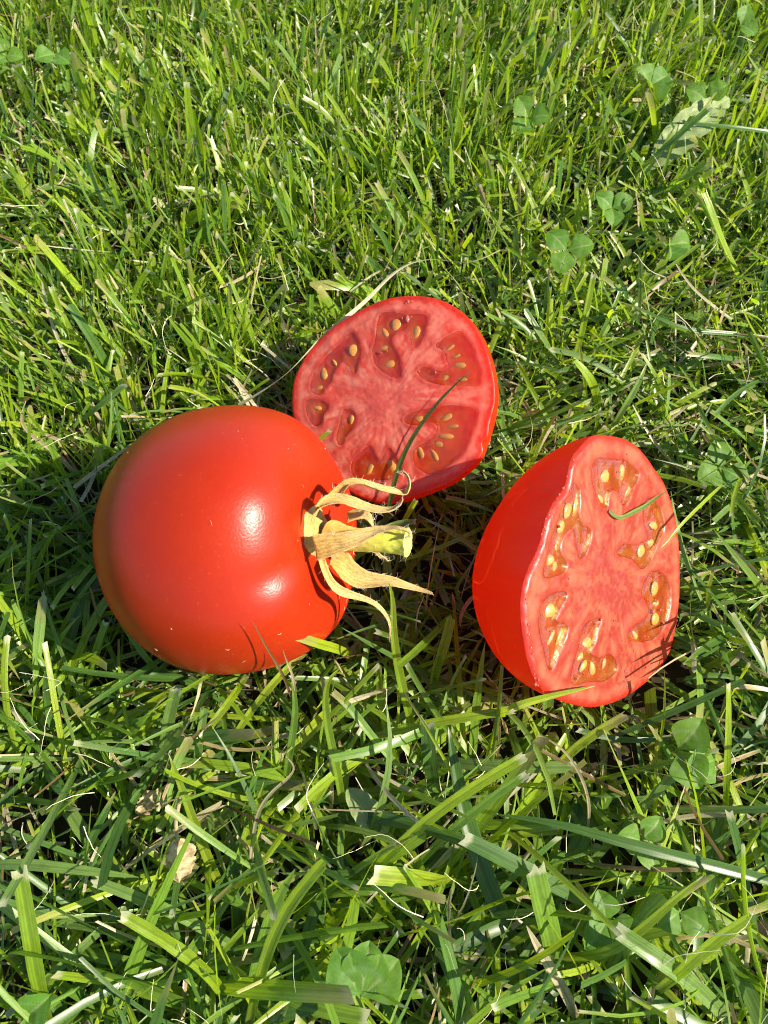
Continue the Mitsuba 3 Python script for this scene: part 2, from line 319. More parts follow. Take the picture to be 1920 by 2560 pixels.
def hairs():
    rng = np.random.default_rng(5)
    P = np.vstack(hair_pts); P = P[rng.choice(len(P), 520)]
    d = unit(rng.normal(size=(len(P), 3)) + unit(P - WC - CAL * 0.03) * 0.6)
    L = rng.uniform(0.0005, 0.0016, len(P))[:, None]
    bend = rng.normal(size=(len(P), 3)) * 0.35
    out = []
    for k in range(len(P)):
        pts = np.array([P[k], P[k] + d[k] * L[k] * 0.5, P[k] + (d[k] + bend[k]) * L[k]])
        out.append(tube(pts, [0.00003, 0.000025, 0.00001], 3, caps=False))
    return join(out)
k = part(whole, 'fine_hairs', mikit.ply(hairs(), 'hair_pale'))
labels[k] = {'kind': 'stuff'}

def specks():
    rng = np.random.default_rng(77); out = []
    V = whole_mesh(60, 90)[0].reshape(60, 90, 3); Nn = unit(np.cross(np.gradient(V, axis=0), np.gradient(V, axis=1)))
    for _ in range(70):
        i, j = rng.integers(4, 56), rng.integers(2, 88)
        nn = Nn[i, j] * np.sign(Nn[i, j] @ (V[i, j] - WC)); t = unit(np.cross(nn, rng.normal(size=3))); L = rng.uniform(0.0002, 0.0012)
        p = V[i, j] + nn * 0.0001
        out.append(tube(np.array([p - t * L / 2, p + nn * L * 0.12, p + t * L / 2]), [0.00002, 0.00004, 0.00002], 3, caps=False))
    return join(out)
k = part(whole, 'dust_specks', mikit.ply(specks(), 'hair_pale'))
labels[k] = {'kind': 'stuff'}

# ------------------------------------------------------------------ cut halves
def frame(n):
    ex = unit(np.cross([0, 1.0, 0.3], n)); return ex, np.cross(n, ex)

def closed_spline(p, n):
    p = np.asarray(p, float); p = np.vstack([p, p[:1]])
    t = np.concatenate([[0], np.cumsum(np.linalg.norm(np.diff(p, axis=0), axis=1))])
    return CubicSpline(t, p, bc_type='periodic')(np.linspace(0, t[-1], n, endpoint=False))

def tri_poly(poly, h):
    poly = poly.buffer(0)
    if poly.geom_type != 'Polygon': poly = max(poly.geoms, key=lambda g: g.area)
    ring = np.array(poly.exterior.segmentize(h).coords)[:-1]
    x0, y0, x1, y1 = poly.bounds
    X, Y = np.meshgrid(np.arange(x0, x1, h), np.arange(y0, y1, h))
    g = np.stack([X.ravel(), Y.ravel()], 1)
    g = g[shapely.contains_xy(poly.buffer(-h * 0.5), g[:, 0], g[:, 1])]
    pts = np.vstack([ring, g]); tri = Delaunay(pts).simplices
    cen = pts[tri].mean(1)
    tri = tri[shapely.contains_xy(poly.buffer(1e-4), cen[:, 0], cen[:, 1])]
    a, b, c = pts[tri[:, 0]], pts[tri[:, 1]], pts[tri[:, 2]]
    flip = ((b - a)[:, 0] * (c - a)[:, 1] - (b - a)[:, 1] * (c - a)[:, 0]) < 0
    tri[flip] = tri[flip][:, ::-1]
    return pts, tri, poly

def seed_mesh(L, W, H, rng):
    u = np.linspace(0, math.pi, 9)[:, None]; w = np.linspace(0, 2 * math.pi, 14, endpoint=False)[None]
    taper = 1 - 0.22 * np.cos(u)
    x = -np.cos(u) * L / 2 + 0 * w; y = np.sin(u) * np.cos(w) * W / 2 * taper; z = np.sin(u) * np.sin(w) * H / 2 * taper
    v = np.stack([x, y, z], -1).reshape(-1, 3)
    v *= 1 + (meshkit.noise(v * 1.7 + rng.uniform(0, 50), 2)[:, None] - 0.5) * 0.10
    return v, grid_faces(9, 14, True)

def half_tomato(key, C, N, outline, pockets, depth, pal, seed, tilt=(0, 0)):
    """cut face in the local plane (mm) with pulp walls, seed pockets, seeds and jelly; rounded skin below it"""
    rng = np.random.default_rng(seed)
    ex, ey = frame(N)
    to_w = lambda q: C + (q[..., :1] * ex + q[..., 1:2] * ey + q[..., 2:3] * N) / 1000
    O = closed_spline(outline, 360)
    Opoly = Polygon(O).buffer(0)
    cen = O.mean(0)
    polys = [Polygon(closed_spline([p[:2] for p in pk['edge']], 140)).buffer(0) for pk in pockets]
    polys = [max(p.geoms, key=lambda g: g.area) if p.geom_type != 'Polygon' else p for p in polys]
    polys = [p.buffer(0.45).intersection(Opoly.buffer(-1.6)) for p in polys]
    # --- the cut face
    nr = 150
    s = np.concatenate([np.linspace(0.004, 0.97, nr - 8), 1 - 0.03 * (1 - np.linspace(0.12, 1, 8)) ** 1.0])
    G = cen + (O - cen)[None] * s[:, None, None]
    P = G.reshape(-1, 2)
    pts = shapely.points(P)
    rim_d = shapely.distance(pts, Opoly.exterior)
    z = (meshkit.fbm(np.c_[P * 0.22, P[:, 0] * 0], 3, seed) - 0.5) * 0.5 + (meshkit.fbm(np.c_[P * 1.1, P[:, 0] * 0], 2, seed + 3) - 0.5) * 0.07
    din = np.full(len(P), -9.0); which = np.zeros(len(P), int)
    for i, pl in enumerate(polys):
        d = np.where(shapely.contains(pl, pts), 1, -1) * shapely.distance(pts, pl.exterior if pl.geom_type == 'Polygon' else pl.boundary)
        which = np.where(d > din, i, which); din = np.maximum(din, d)
    inner = np.clip((din + 0.6) / 2.2, 0, 1); inner = inner * inner * (3 - 2 * inner)
    z = z - inner * (0.8 + 0.5 * np.clip(din / 3, 0, 1)) * pal.get('deep', 1.0) + 0.06 * np.exp(-(din / 0.6) ** 2)
    z = z - pal['bev'] * np.clip(1 - rim_d / (pal['bev'] * 2.2), 0, 1) ** 2
    q = P - cen; ang = np.arctan2(q[:, 1], q[:, 0]); rad = np.hypot(q[:, 0], q[:, 1]); frac = rad / np.hypot(*(np.repeat((O - cen)[None], nr, 0).reshape(-1, 2).T))
    ring_c = np.stack([np.cos(ang), np.sin(ang)], 1)
    streak = meshkit.fbm(np.c_[ring_c * 7, rad * 0.09], 4, seed + 7)
    streak2 = meshkit.fbm(np.c_[ring_c * 16, rad * 0.16], 3, seed + 17)
    blot = meshkit.fbm(np.c_[P * 0.16, P[:, 0] * 0 + 2], 4, seed + 9)
    fine = meshkit.fbm(np.c_[P * 1.1, P[:, 0] * 0 + 5], 3, seed + 13)
    A = lambda c: np.asarray(c, float)[None]
    sm = lambda a, b, x: (lambda t: (t * t * (3 - 2 * t))[:, None])(np.clip((x - a) / (b - a), 0, 1))
    col = A(pal['flesh']) * np.ones((len(P), 1))
    col = col + (A(pal['white']) - col) * (sm(0.46, 0.64, streak * 0.55 + streak2 * 0.45) * sm(0.10, 0.35, frac) * 0.75)
    col = col + (A(pal['core']) - col) * ((1 - sm(0.10, 0.55, frac + (blot - 0.5) * 0.5)) * 0.75)
    col = col + (A(pal['white']) - col) * (sm(0.50, 0.66, fine * 0.5 + blot * 0.5) * 0.45)
    wall = np.exp(-((rim_d - 3.0) / 1.3) ** 2)
    col = col + (A(pal['white']) - col) * (wall * 0.55 * (0.4 + streak))[:, None]
    tongue = np.exp(-((din + 2.3) / 1.3) ** 2) * (frac < 0.85) * np.clip(0.2 + 2.2 * (streak2 - 0.35), 0, 1)
    col = col + (A(pal['white']) - col) * (tongue * 0.75)[:, None]
    col = col + (A(pal['rim']) - col) * (1 - sm(0.4, 2.4, rim_d + (fine - 0.5) * 1.2))
    col = col + (A(pal['edge']) - col) * (np.exp(-((din + 0.3) / 0.5) ** 2) * 0.45)[:, None]
    gelc = A(pal['gel']) * (0.65 + 0.7 * meshkit.fbm(np.c_[P * 0.6, P[:, 0] * 0], 3, seed + 21)[:, None])
    gelc = gelc + (A(pal['gel2']) - gelc) * sm(0.45, 0.65, meshkit.fbm(np.c_[P * 0.3, P[:, 0] * 0 + 9], 3, seed + 23))
    sac = np.zeros(len(P))
    for pk in pockets:
        for (sx, sy, L, W, a) in pk['seeds']: sac = np.maximum(sac, np.exp(-((P[:, 0] - sx) ** 2 + (P[:, 1] - sy) ** 2) / (L * 0.62) ** 2))
    gelc = gelc + (A(pal['sac']) - gelc) * (sac * 0.6)[:, None]
    inc = np.clip((din + 0.45 + (fine - 0.5) * 1.6) / 1.5, 0, 1)
    col = col + (gelc - col) * (inc * inc * (3 - 2 * inc) * 0.92)[:, None]
    col = np.clip(col * (0.92 + 0.16 * fine[:, None]), 0.002, 0.9)
    V3 = np.c_[P, z]
    zrim = z.reshape(nr, 360)[-1]
    part(key, 'cut_face', mikit.ply((to_w(V3), grid_faces(nr, 360, True)), 'flesh', smooth=True, color=col))
    # --- the skin, from the rim round to the bottom
    t = np.concatenate([[0, 0.012], np.linspace(0.04, 1, 44)])
    ro = np.hypot(*(O - cen).T); mean_r = ro.mean()
    S = []
    for k, tt in enumerate(t):
        a = tt * math.pi / 2
        shrink = np.cos(a) ** 0.92; sink = np.sin(a) ** 1.0
        r_here = ro + (mean_r - ro) * min(1, tt * 1.6) * 0.55
        r_here = closed_soft(r_here, int(1 + 26 * min(1, tt * 2.5)))
        dirs = (O - cen) / ro[:, None]
        bulge = 1 + pal.get('bulge', 0.0) * math.sin(min(1, tt * 2.2) * math.pi)
        xy = cen + dirs * (r_here * shrink * bulge)[:, None] + np.array(tilt)[None] * sink
        zz = zrim * (1 - min(1, tt * 6)) - depth * sink
        S.append(np.c_[xy, zz])
    S = np.array(S)
    part(key, 'skin', mikit.ply((to_w(S.reshape(-1, 3)), grid_faces(len(t), 360, True)[:, ::-1]), 'half_skin', smooth=True))
    # --- jelly and seeds, pocket by pocket
    for i, (pk, pl) in enumerate(zip(pockets, polys)):
        gp, gf, pl2 = tri_poly(pl.buffer(-0.12), 0.42)
        dd = shapely.distance(shapely.points(gp), pl2.exterior)
        gz = -0.30 * pal.get('deep', 1.0) + 0.3 * np.clip(dd / 1.6, 0, 1) ** 0.7 + (meshkit.fbm(np.c_[gp * 0.55, gp[:, 0] * 0], 3, seed + 40 + i) - 0.5) * 0.35 - 0.03
        bumps = np.zeros(len(gp))
        for (sx, sy, L, W, a) in pk['seeds']:
            bumps = np.maximum(bumps, np.exp(-((gp[:, 0] - sx) ** 2 + (gp[:, 1] - sy) ** 2) / (L * 0.55) ** 2))
        gz = gz + 0.45 * bumps
        j = part(key, 'jelly_pocket', mikit.ply((to_w(np.c_[gp, gz]), gf), 'gel', smooth=True))
        for (sx, sy, L, W, a) in pk['seeds']:
            L, W, a = L * rng.uniform(0.88, 1.1), W * rng.uniform(0.88, 1.15), a + rng.normal(0, 6)
            sv, sf = seed_mesh(L, W, 0.95, rng)
            ca, sa = math.cos(math.radians(a)), math.sin(math.radians(a))
            roll = rng.uniform(-0.35, 0.35)
            y2, z2 = sv[:, 1] * math.cos(roll) - sv[:, 2] * math.sin(roll), sv[:, 1] * math.sin(roll) + sv[:, 2] * math.cos(roll)
            sv = np.c_[sx + sv[:, 0] * ca - y2 * sa, sy + sv[:, 0] * sa + y2 * ca, z2 - 0.50 + rng.uniform(-0.35, 0.15)]
            part(j, 'seed', mikit.ply((to_w(sv), sf), 'seed_coat', smooth=True))
    return to_w, O, cen

def closed_soft(a, k):
    if k <= 1: return a
    w = np.hanning(2 * k + 3)[1:-1]; w /= w.sum()
    return np.convolve(np.concatenate([a[-k:], a, a[:k]]), w, 'valid')

def drops(key, to_w, spots, seed, O, bev):
    rng = np.random.default_rng(seed); out = []
    for (x, y, r) in spots:
        z0 = 0.03 - bev * max(0.0, 1 - Polygon(O).exterior.distance(Point(x, y)) / (bev * 2.2)) ** 2
        u = np.linspace(0.02, math.pi / 2 + 0.3, 6)[:, None]; w = np.linspace(0, 2 * math.pi, 10, endpoint=False)[None]
        st = 1 + rng.uniform(-0.25, 0.25)
        v = np.stack([x + r * st * np.sin(u) * np.cos(w), y + r / st * np.sin(u) * np.sin(w), z0 + r * 0.75 * np.cos(u) + 0 * w], -1).reshape(-1, 3)
        out.append((to_w(v), grid_faces(6, 10, True)[:, ::-1]))
    k = part(key, 'juice_drops', mikit.ply(join(out), 'juice', smooth=True), 'tiny beads of juice on the cut face')
    labels[k]['kind'] = 'stuff'

SC, SN = np.array((0.00269,0.03960,0.03000)), np.array((-0.35830,-0.42055,0.83353))
BC, BN = np.array((0.05308,-0.01536,0.03450)), np.array((0.61566,-0.36995,0.69577))
S_OUT = [(5.07,28.3),(13.04,26.41),(18.66,23.29),(22.87,18.98),(26.12,13.29),(27.91,7.29),(28.79,0.88),(28.2,-6.1),(26.44,-11.76),(25.7,-14.03),(24.42,-15.27),(24.51,-16.85),(21.43,-21.07),(15.92,-24.72),(10.85,-26.48),(3.13,-28.47),(-3.4,-29.39),(-12.11,-27.07),(-19.55,-22.28),(-27.4,-13.07),(-31.39,-4.05),(-32.1,2.52),(-30.79,9.73),(-26.57,16.06),(-20.58,21.18),(-11.99,25.34),(-4.17,27.82)]
S_POCKETS = [
 dict(edge=[(-2.64,24.01),(4.31,23.27),(11.21,21.02),(10.41,18.38),(8.92,14.94),(7.34,13.55),(6.2,15.77),(4.22,18.54),(1.84,18.51),(0.44,17.07),(1.09,13.66),(2.55,9.33),(2.1,5.69),(-1.52,7.01),(-5.22,11.27),(-5.45,14.64),(-4.36,17.81),(-3.66,21.88)],
      seeds=[(1.97,20.55,3.3,2.7,80),(-1.41,19.02,3.2,1.8,-60),(7.6,17.6,3.6,2.6,65),(-1.91,14.73,3.2,1.9,0),(-0.68,9.87,3.6,2.2,5)]),
 dict(edge=[(13.4,12.63),(16.87,14.93),(20.21,15.61),(22.87,12.8),(24.35,7.81),(25.46,3.3),(24.88,0.62),(19.66,1.11),(13.55,2.12),(8.67,4.59),(7.72,6.35),(9.06,7.38),(13.37,5.77),(16.71,6.11),(16.06,8.81),(15.79,11.06)],
      seeds=[(17.07,11.68,3.2,1.2,35),(18.76,9.22,3.6,1.3,15),(19.61,6.5,3.6,1.7,-5),(15.43,3.55,3.2,2.6,60),(20.18,2.83,3.4,1.8,0)]),
 dict(edge=[(2.83,-6.49),(7.23,-4.57),(11.45,-4.47),(16.03,-4.22),(20.87,-5.21),(23.4,-6.5),(22.53,-10.54),(19.97,-15.8),(16.47,-19.41),(11.99,-21.78),(7.8,-21.8),(5.81,-20.01),(5.2,-16.31),(6.8,-14.44),(10.93,-12.46),(12.38,-9.4),(8.7,-7.98),(4.44,-8.1)],
      seeds=[(6.9,-6.35,3,2.2,0),(15.02,-7.1,4,2,25),(16.68,-9.96,3.9,1.4,0),(14.46,-12.43,4.2,1.8,-8),(12.05,-14.38,4,2,-28),(6.7,-16.05,3.4,2.1,-70),(10.62,-17.25,3.8,2.1,-60)]),
 dict(edge=[(-13.77,-17.56),(-10.86,-14.3),(-8.09,-12.92),(-6.89,-15.11),(-5.27,-17.33),(-3.36,-15.05),(-2.43,-14.11),(-0.43,-16.97),(0.89,-19.96),(-1.2,-22.22),(-8.69,-22.38),(-13.52,-20.71)],
      seeds=[(-8.94,-19.38,3.9,2.5,65),(-2.08,-18.95,4.2,2.7,-70)]),
 dict(edge=[(-18.34,-10.18),(-16.91,-5.69),(-15.05,-1.69),(-13.24,-1.91),(-12.21,-3.5),(-12.6,-6.18),(-15.3,-9.24),(-17.05,-11.58)], seeds=[(-13.5,-4.61,2.6,2,70)]),
 dict(edge=[(-11.83,20.66),(-9.77,17.39),(-9.88,11.94),(-11.66,8.82),(-12.91,10.68),(-15.07,12.68),(-18.03,9.7),(-19.59,6.93),(-20.83,5.82),(-22.09,4.28),(-25.55,5.58),(-24.87,8.93),(-21.57,12.76),(-17.61,16.45),(-14.25,18.5)],
      seeds=[(-11.57,15.34,3.3,2.4,85),(-21.27,9.94,3.5,2.1,-75),(-22.69,5.98,3.5,2,10),(-17.61,12.62,2.4,1,-60)]),
 dict(edge=[(-27.17,2.34),(-23.85,2.36),(-20.5,-0.19),(-22.02,-2.13),(-22.9,-5.01),(-24.56,-5.25),(-26.98,-2.41)], seeds=[(-23.99,0.11,3.4,1.6,-8)]),
]
S_PAL = dict(flesh=(0.62, 0.066, 0.040), white=(0.76, 0.27, 0.18), core=(0.62, 0.125, 0.095), rim=(0.55, 0.03, 0.012), bulge=0.03, edge=(0.40, 0.05, 0.035), gel=(0.40, 0.036, 0.016), gel2=(0.42, 0.085, 0.02), sac=(0.52, 0.17, 0.035), deep=0.4, bev=0.3)
slice_key = thing('tomato_half', 'flat pinkish tomato half resting behind the whole tomato with its cut face up', 'tomato half', 'halves of the cut tomato')
s_to_w, s_O, s_cen = half_tomato(slice_key, SC, SN, S_OUT, S_POCKETS, 23.0, S_PAL, 21)
drops(slice_key, s_to_w, [(5.5,21.63,0.9),(4.02,22.08,0.35),(6.6,22.06,0.3),(-2.88,13.22,0.4),(-3.31,13.49,0.3),(-1.1,13.57,0.35),(7.94,6.44,0.3),(12.72,5.46,0.4),(26.63,-14.92,0.3),(-14.19,-16.98,0.25),(6.03,26.48,0.5),(5.36,26.18,0.3),(7.09,26.3,0.25)], 3, s_O, 0.3)

B_OUT = [(-7.62,31.71),(-0.27,33.19),(6.99,33.43),(12.88,31.95),(19.23,28.47),(25.96,23.7),(31.01,16.95),(33.78,9),(35.1,1.25),(35.7,-6.54),(34.72,-13.2),(32.05,-20.18),(25.86,-25.47),(17.87,-29.4),(8.94,-32.02),(0.32,-32.85),(-6.4,-32.04),(-12.39,-30.7),(-17.74,-28.6),(-21.6,-25.33),(-24.61,-20.55),(-26.81,-14.26),(-27.77,-9.55),(-27.5,-4.77),(-26.03,-1.15),(-23.28,4.27),(-21.78,10.32),(-18.77,14.85),(-15.86,18.78),(-15.41,21.57),(-14.91,24.03),(-12.38,27.55)]
B_POCKETS = [
 dict(edge=[(-6.54,25.22),(-0.7,27.07),(5.22,27.76),(9.67,26.94),(12.05,25.64),(10.52,22.62),(8.5,18.66),(6.85,16.98),(4.45,19.2),(1.35,20.03),(0.09,18.25),(-0.19,15.72),(-3.5,16.7),(-5.56,19.58),(-6.82,22.9)],
      seeds=[(-1.37,22.96,3.6,3,20),(5.56,25,3.9,1.9,85),(-2.41,17.2,3.2,1.9,-50),(8.26,20.64,3.2,1.4,60)]),
 dict(edge=[(16.98,19.79),(21.42,18.86),(24.13,16.13),(25.18,13.18),(22.91,9.5),(19.59,3.9),(16.57,1.98),(11.56,3.97),(5.58,5.08),(7.23,6.49),(13.36,7.26),(18.12,10.52),(16.15,13.31)],
      seeds=[(20.42,13.34,3.3,2.2,10),(15.73,6.18,3.3,2.8,60),(19.66,8.72,2.6,1.8,10)]),
 dict(edge=[(20.61,0.98),(25.99,0.99),(28.96,-0.72),(30.54,-6.79),(29.24,-11.44),(25.24,-14.97),(18.85,-16.59),(12.36,-15.26),(15.22,-13),(19.47,-11.02),(20.68,-7.63),(17.41,-4.82),(18.28,-1.43)],
      seeds=[(23.1,-3,4.2,3.2,75),(24.24,-6.78,3,1.6,0),(24.2,-10.86,3.7,3,60),(15.8,-15.18,2.8,1.4,-50)]),
 dict(edge=[(-5.86,-14.31),(-2.24,-11.97),(0.88,-11.86),(-0.27,-14.16),(-0.83,-16.6),(-2.42,-19.72),(1.15,-21.08),(6.36,-20.7),(8.8,-23.53),(5.82,-25.98),(-2.11,-26.74),(-8.45,-26.31),(-8.39,-22.46),(-7,-18.41)],
      seeds=[(-3.54,-17.4,3.6,2.4,15),(-5.61,-20.83,3,1.5,40),(-4.35,-22.97,3.8,1.9,60),(-0.94,-23.49,3.8,2,-75),(3.63,-22.46,2.6,1.5,80)]),
 dict(edge=[(-21.87,-11.21),(-20.25,-8.21),(-16.92,-6.46),(-13.02,-6.44),(-15.16,-10.27),(-16.12,-12.95),(-11.85,-13.81),(-12.75,-17.16),(-14.42,-20.48),(-16.32,-23.76),(-18.74,-20.51),(-20.92,-15.7)],
      seeds=[(-17.97,-10.39,4,3.2,45),(-16.8,-16.58,3.8,1.2,60),(-13.91,-16.26,4.4,1.5,70)]),
 dict(edge=[(-14.34,19.35),(-11.52,18.38),(-11.07,14.67),(-9.45,10.41),(-5.66,8.92),(-6.09,5.58),(-8.74,2.42),(-10.75,5.48),(-13.06,8.98),(-15.25,7.39),(-16.57,3.25),(-13.83,0.14),(-16.92,-2.26),(-21.69,-2.6),(-21.32,0.53),(-20.1,4.91),(-17.97,10.44),(-16.19,15.02)],
      seeds=[(-14.71,12.85,4.2,2.2,75),(-12.07,14.03,4.4,1.6,80),(-16.84,8.83,3.6,2.4,60),(-19.62,1,2.8,2.2,70),(-17.57,-0.32,2.4,1.6,70)]),
]
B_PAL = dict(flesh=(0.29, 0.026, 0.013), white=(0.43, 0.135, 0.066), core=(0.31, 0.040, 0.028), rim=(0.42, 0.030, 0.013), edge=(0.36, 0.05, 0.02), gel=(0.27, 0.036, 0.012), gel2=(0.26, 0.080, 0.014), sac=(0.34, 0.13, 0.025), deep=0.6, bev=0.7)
half_key = thing('tomato_half', 'upright wet tomato half propped in the grass, orange red cut face turned to the sun', 'tomato half', 'halves of the cut tomato')
b_to_w, b_O, b_cen = half_tomato(half_key, BC, BN, B_OUT, B_POCKETS, 35.5, B_PAL, 33)
rngd = np.random.default_rng(8)
edge_run = spline([(-13.62,26.64),(-15.19,21.94),(-19.04,14.98),(-22.06,10.62),(-22.91,5.28),(-25.31,0.84),(-26.04,-3.07),(-27.12,-7.93),(-25.86,-14.23),(-23.65,-20.55),(-20.95,-26.62),(-15.56,-29.95)], 60)
beads = [(x + rngd.normal(0, 0.25) + 0.5, y + rngd.normal(0, 0.2), abs(rngd.normal(0.16, 0.08)) + 0.05) for x, y in edge_run if rngd.random() < 0.75]
beads += [(-14.89,17.4,0.25),(-15.61,14.59,0.3),(-17.77,8.86,0.4),(3.63,24.88,0.35),(0.21,19.69,0.2),(-0.37,14.81,0.25),(1.99,13.85,0.3),(7.15,14.54,0.3),(-6.19,10.95,0.25),(1.18,-0.16,0.25),(18.13,-0.13,0.3),(22.4,-0.02,0.35),(23.83,4.75,0.25),(0.58,-11.77,0.35),(-1.11,-12.94,0.25),(23.82,-6.16,0.3),(22.49,-8.86,0.7),(25.78,-8.34,0.45),(27.69,-11.68,0.4),(24.07,-5.39,0.3),(-7.28,-9.43,0.2),(-10.14,-10.4,0.2),(-4.86,-24.66,0.35),(-6.73,-25.83,0.35),(12.24,-24.26,0.4),(10.59,-23.36,0.25),(12.22,-26.59,0.3),(15.35,-19.2,0.2),(8.55,-6.75,0.2),(14.05,-6.1,0.2),(-2.19,-5.49,0.2),(-9.85,-17.11,0.2),(-21.4,-26.93,0.45),(32.35,3.2,0.2),(15.91,28.5,0.2),(-20.84,-11.49,0.35),(-12.68,-2.8,0.2),(5.87,-11.86,0.25),(4.71,-14.55,0.2),(35.15,-10.85,0.25),(8.02,-31.82,0.2),(0.15,-31.4,0.25)]
for _ in range(110):
    q = b_O[rngd.integers(360)] * math.sqrt(rngd.uniform(0.02, 0.9)); beads.append((b_cen[0] + q[0] - b_cen[0] * 0.5, q[1], abs(rngd.normal(0.08, 0.05)) + 0.05))
drops(half_key, b_to_w, beads, 4, b_O, 0.7)

# ------------------------------------------------------------------ where grass cannot go
def blocked(p, m=0.0):
    """p (..., 3): inside a tomato grown by m"""
    d = p - WC
    a = np.linalg.norm(d, axis=-1) < 0.0335 + m
    for C, N, R, dep, c0 in ((SC, SN, 0.0315, 0.023, s_cen), (BC, BN, 0.0325, 0.0355, b_cen)):
        ex, ey = frame(N)
        q = p - (C + (c0[0] * ex + c0[1] * ey) / 1000)
        h = q @ N; rad2 = ((q @ ex) ** 2 + (q @ ey) ** 2) / (R + m) ** 2 + np.minimum(h, 0) ** 2 / (dep + m) ** 2
        a |= (rad2 < 1) & (h < 0.001 + m)
    q = p - (WC + CAL * 0.026); h = q @ CAL
    a |= (h > -0.002) & (h < 0.026 + m) & (np.linalg.norm(q - h[..., None] * CAL, axis=-1) < 0.007 + m)
    return a

# ------------------------------------------------------------------ grass blades
def blades(rng, root, az, tilt, bend, L, w, roll, twist, kind, cut, rows=7, sway=None, z0=None):
    n = len(root)
    s = np.linspace(0, 1, rows)[None]
    ang = tilt[:, None] + bend[:, None] * s ** 1.4
    a = az[:, None] + (0 if sway is None else sway[:, None] * s)
    dirv = np.stack([np.sin(ang) * np.cos(a), np.sin(ang) * np.sin(a), np.cos(ang)], -1)
    step = L[:, None, None] / (rows - 1)
    pos = np.concatenate([np.zeros((n, 1, 3)), np.cumsum((dirv[:, 1:] + dirv[:, :-1]) / 2 * step, 1)], 1)
    pos[..., :2] += root[:, None]
    pos[..., 2] += (z0 if z0 is not None else np.full(n, -0.002))[:, None]
    floor = 0.0012 + 0.002 * rng.random(n)[:, None]
    pos[..., 2] = np.where((s > 0.2) & (pos[..., 2] < floor), floor, pos[..., 2])
    t = unit(np.gradient(pos, axis=1))
    side0 = np.stack([-np.sin(a), np.cos(a), 0 * a], -1)
    nor0 = unit(np.cross(t, side0)); side0 = np.cross(nor0, t)
    ro = roll[:, None] + twist[:, None] * s
    side = side0 * np.cos(ro)[..., None] + nor0 * np.sin(ro)[..., None]
    nor = np.cross(t, side)
    prof = np.where(cut[:, None] > 0.5, 0.62 + 0.38 * np.sin(np.clip(s * 1.9, 0, math.pi / 2)) - 0.16 * s ** 3,
                    np.clip((0.6 + 0.4 * np.sin(np.clip(s * 3, 0, math.pi / 2))) * (1 - s ** 2.2) ** 0.8, 0.03, 1))
    hw = (w[:, None] * prof / 2)[..., None]
    fold = (w * rng.uniform(0.02, 0.2, n))[:, None, None] * prof[..., None] * np.sign(rng.random(n) - 0.3)[:, None, None]
    ve = np.stack([pos - side * hw, pos - nor * fold, pos + side * hw], 2)
    jag = rng.uniform(-0.25, 0.5, (n, 3)) * (cut > 0.5)[:, None]
    ve[:, -1] += t[:, -1][:, None] * (jag * w[:, None])[..., None]
    num = rng.integers(0, 4000, n)
    U = np.broadcast_to(num[:, None, None] * 4 + np.array([0, 0.5, 1])[None, None], (n, rows, 3))
    Vv = np.broadcast_to(kind[:, None, None] * 4 + s[..., None], (n, rows, 3))
    uv = np.stack([U, Vv], -1)
    return ve, uv

def to_mesh(ve, uv):
    n, rows, _, _ = ve.shape
    f = grid_faces(rows, 3)
    F = (f[None] + np.arange(n)[:, None, None] * rows * 3).reshape(-1, 3)
    return ve.reshape(-1, 3), F, uv.reshape(-1, 2)

def tomato_gap(x, y):
    """metres from the nearest tomato's footprint, and the direction away from it"""
    best, dx, dy = None, None, None
    for c, R in ((WC, 0.027), (SC - SN * 0.012, 0.028), (BC - BN * 0.012, 0.027)):
        ddx, ddy = x - c[0], y - c[1]; d = np.hypot(ddx, ddy) - R
        if best is None: best, dx, dy = d, ddx, ddy
        else:
            m = d < best; best = np.where(m, d, best); dx = np.where(m, ddx, dx); dy = np.where(m, ddy, dy)
    return best, np.arctan2(dy, dx)

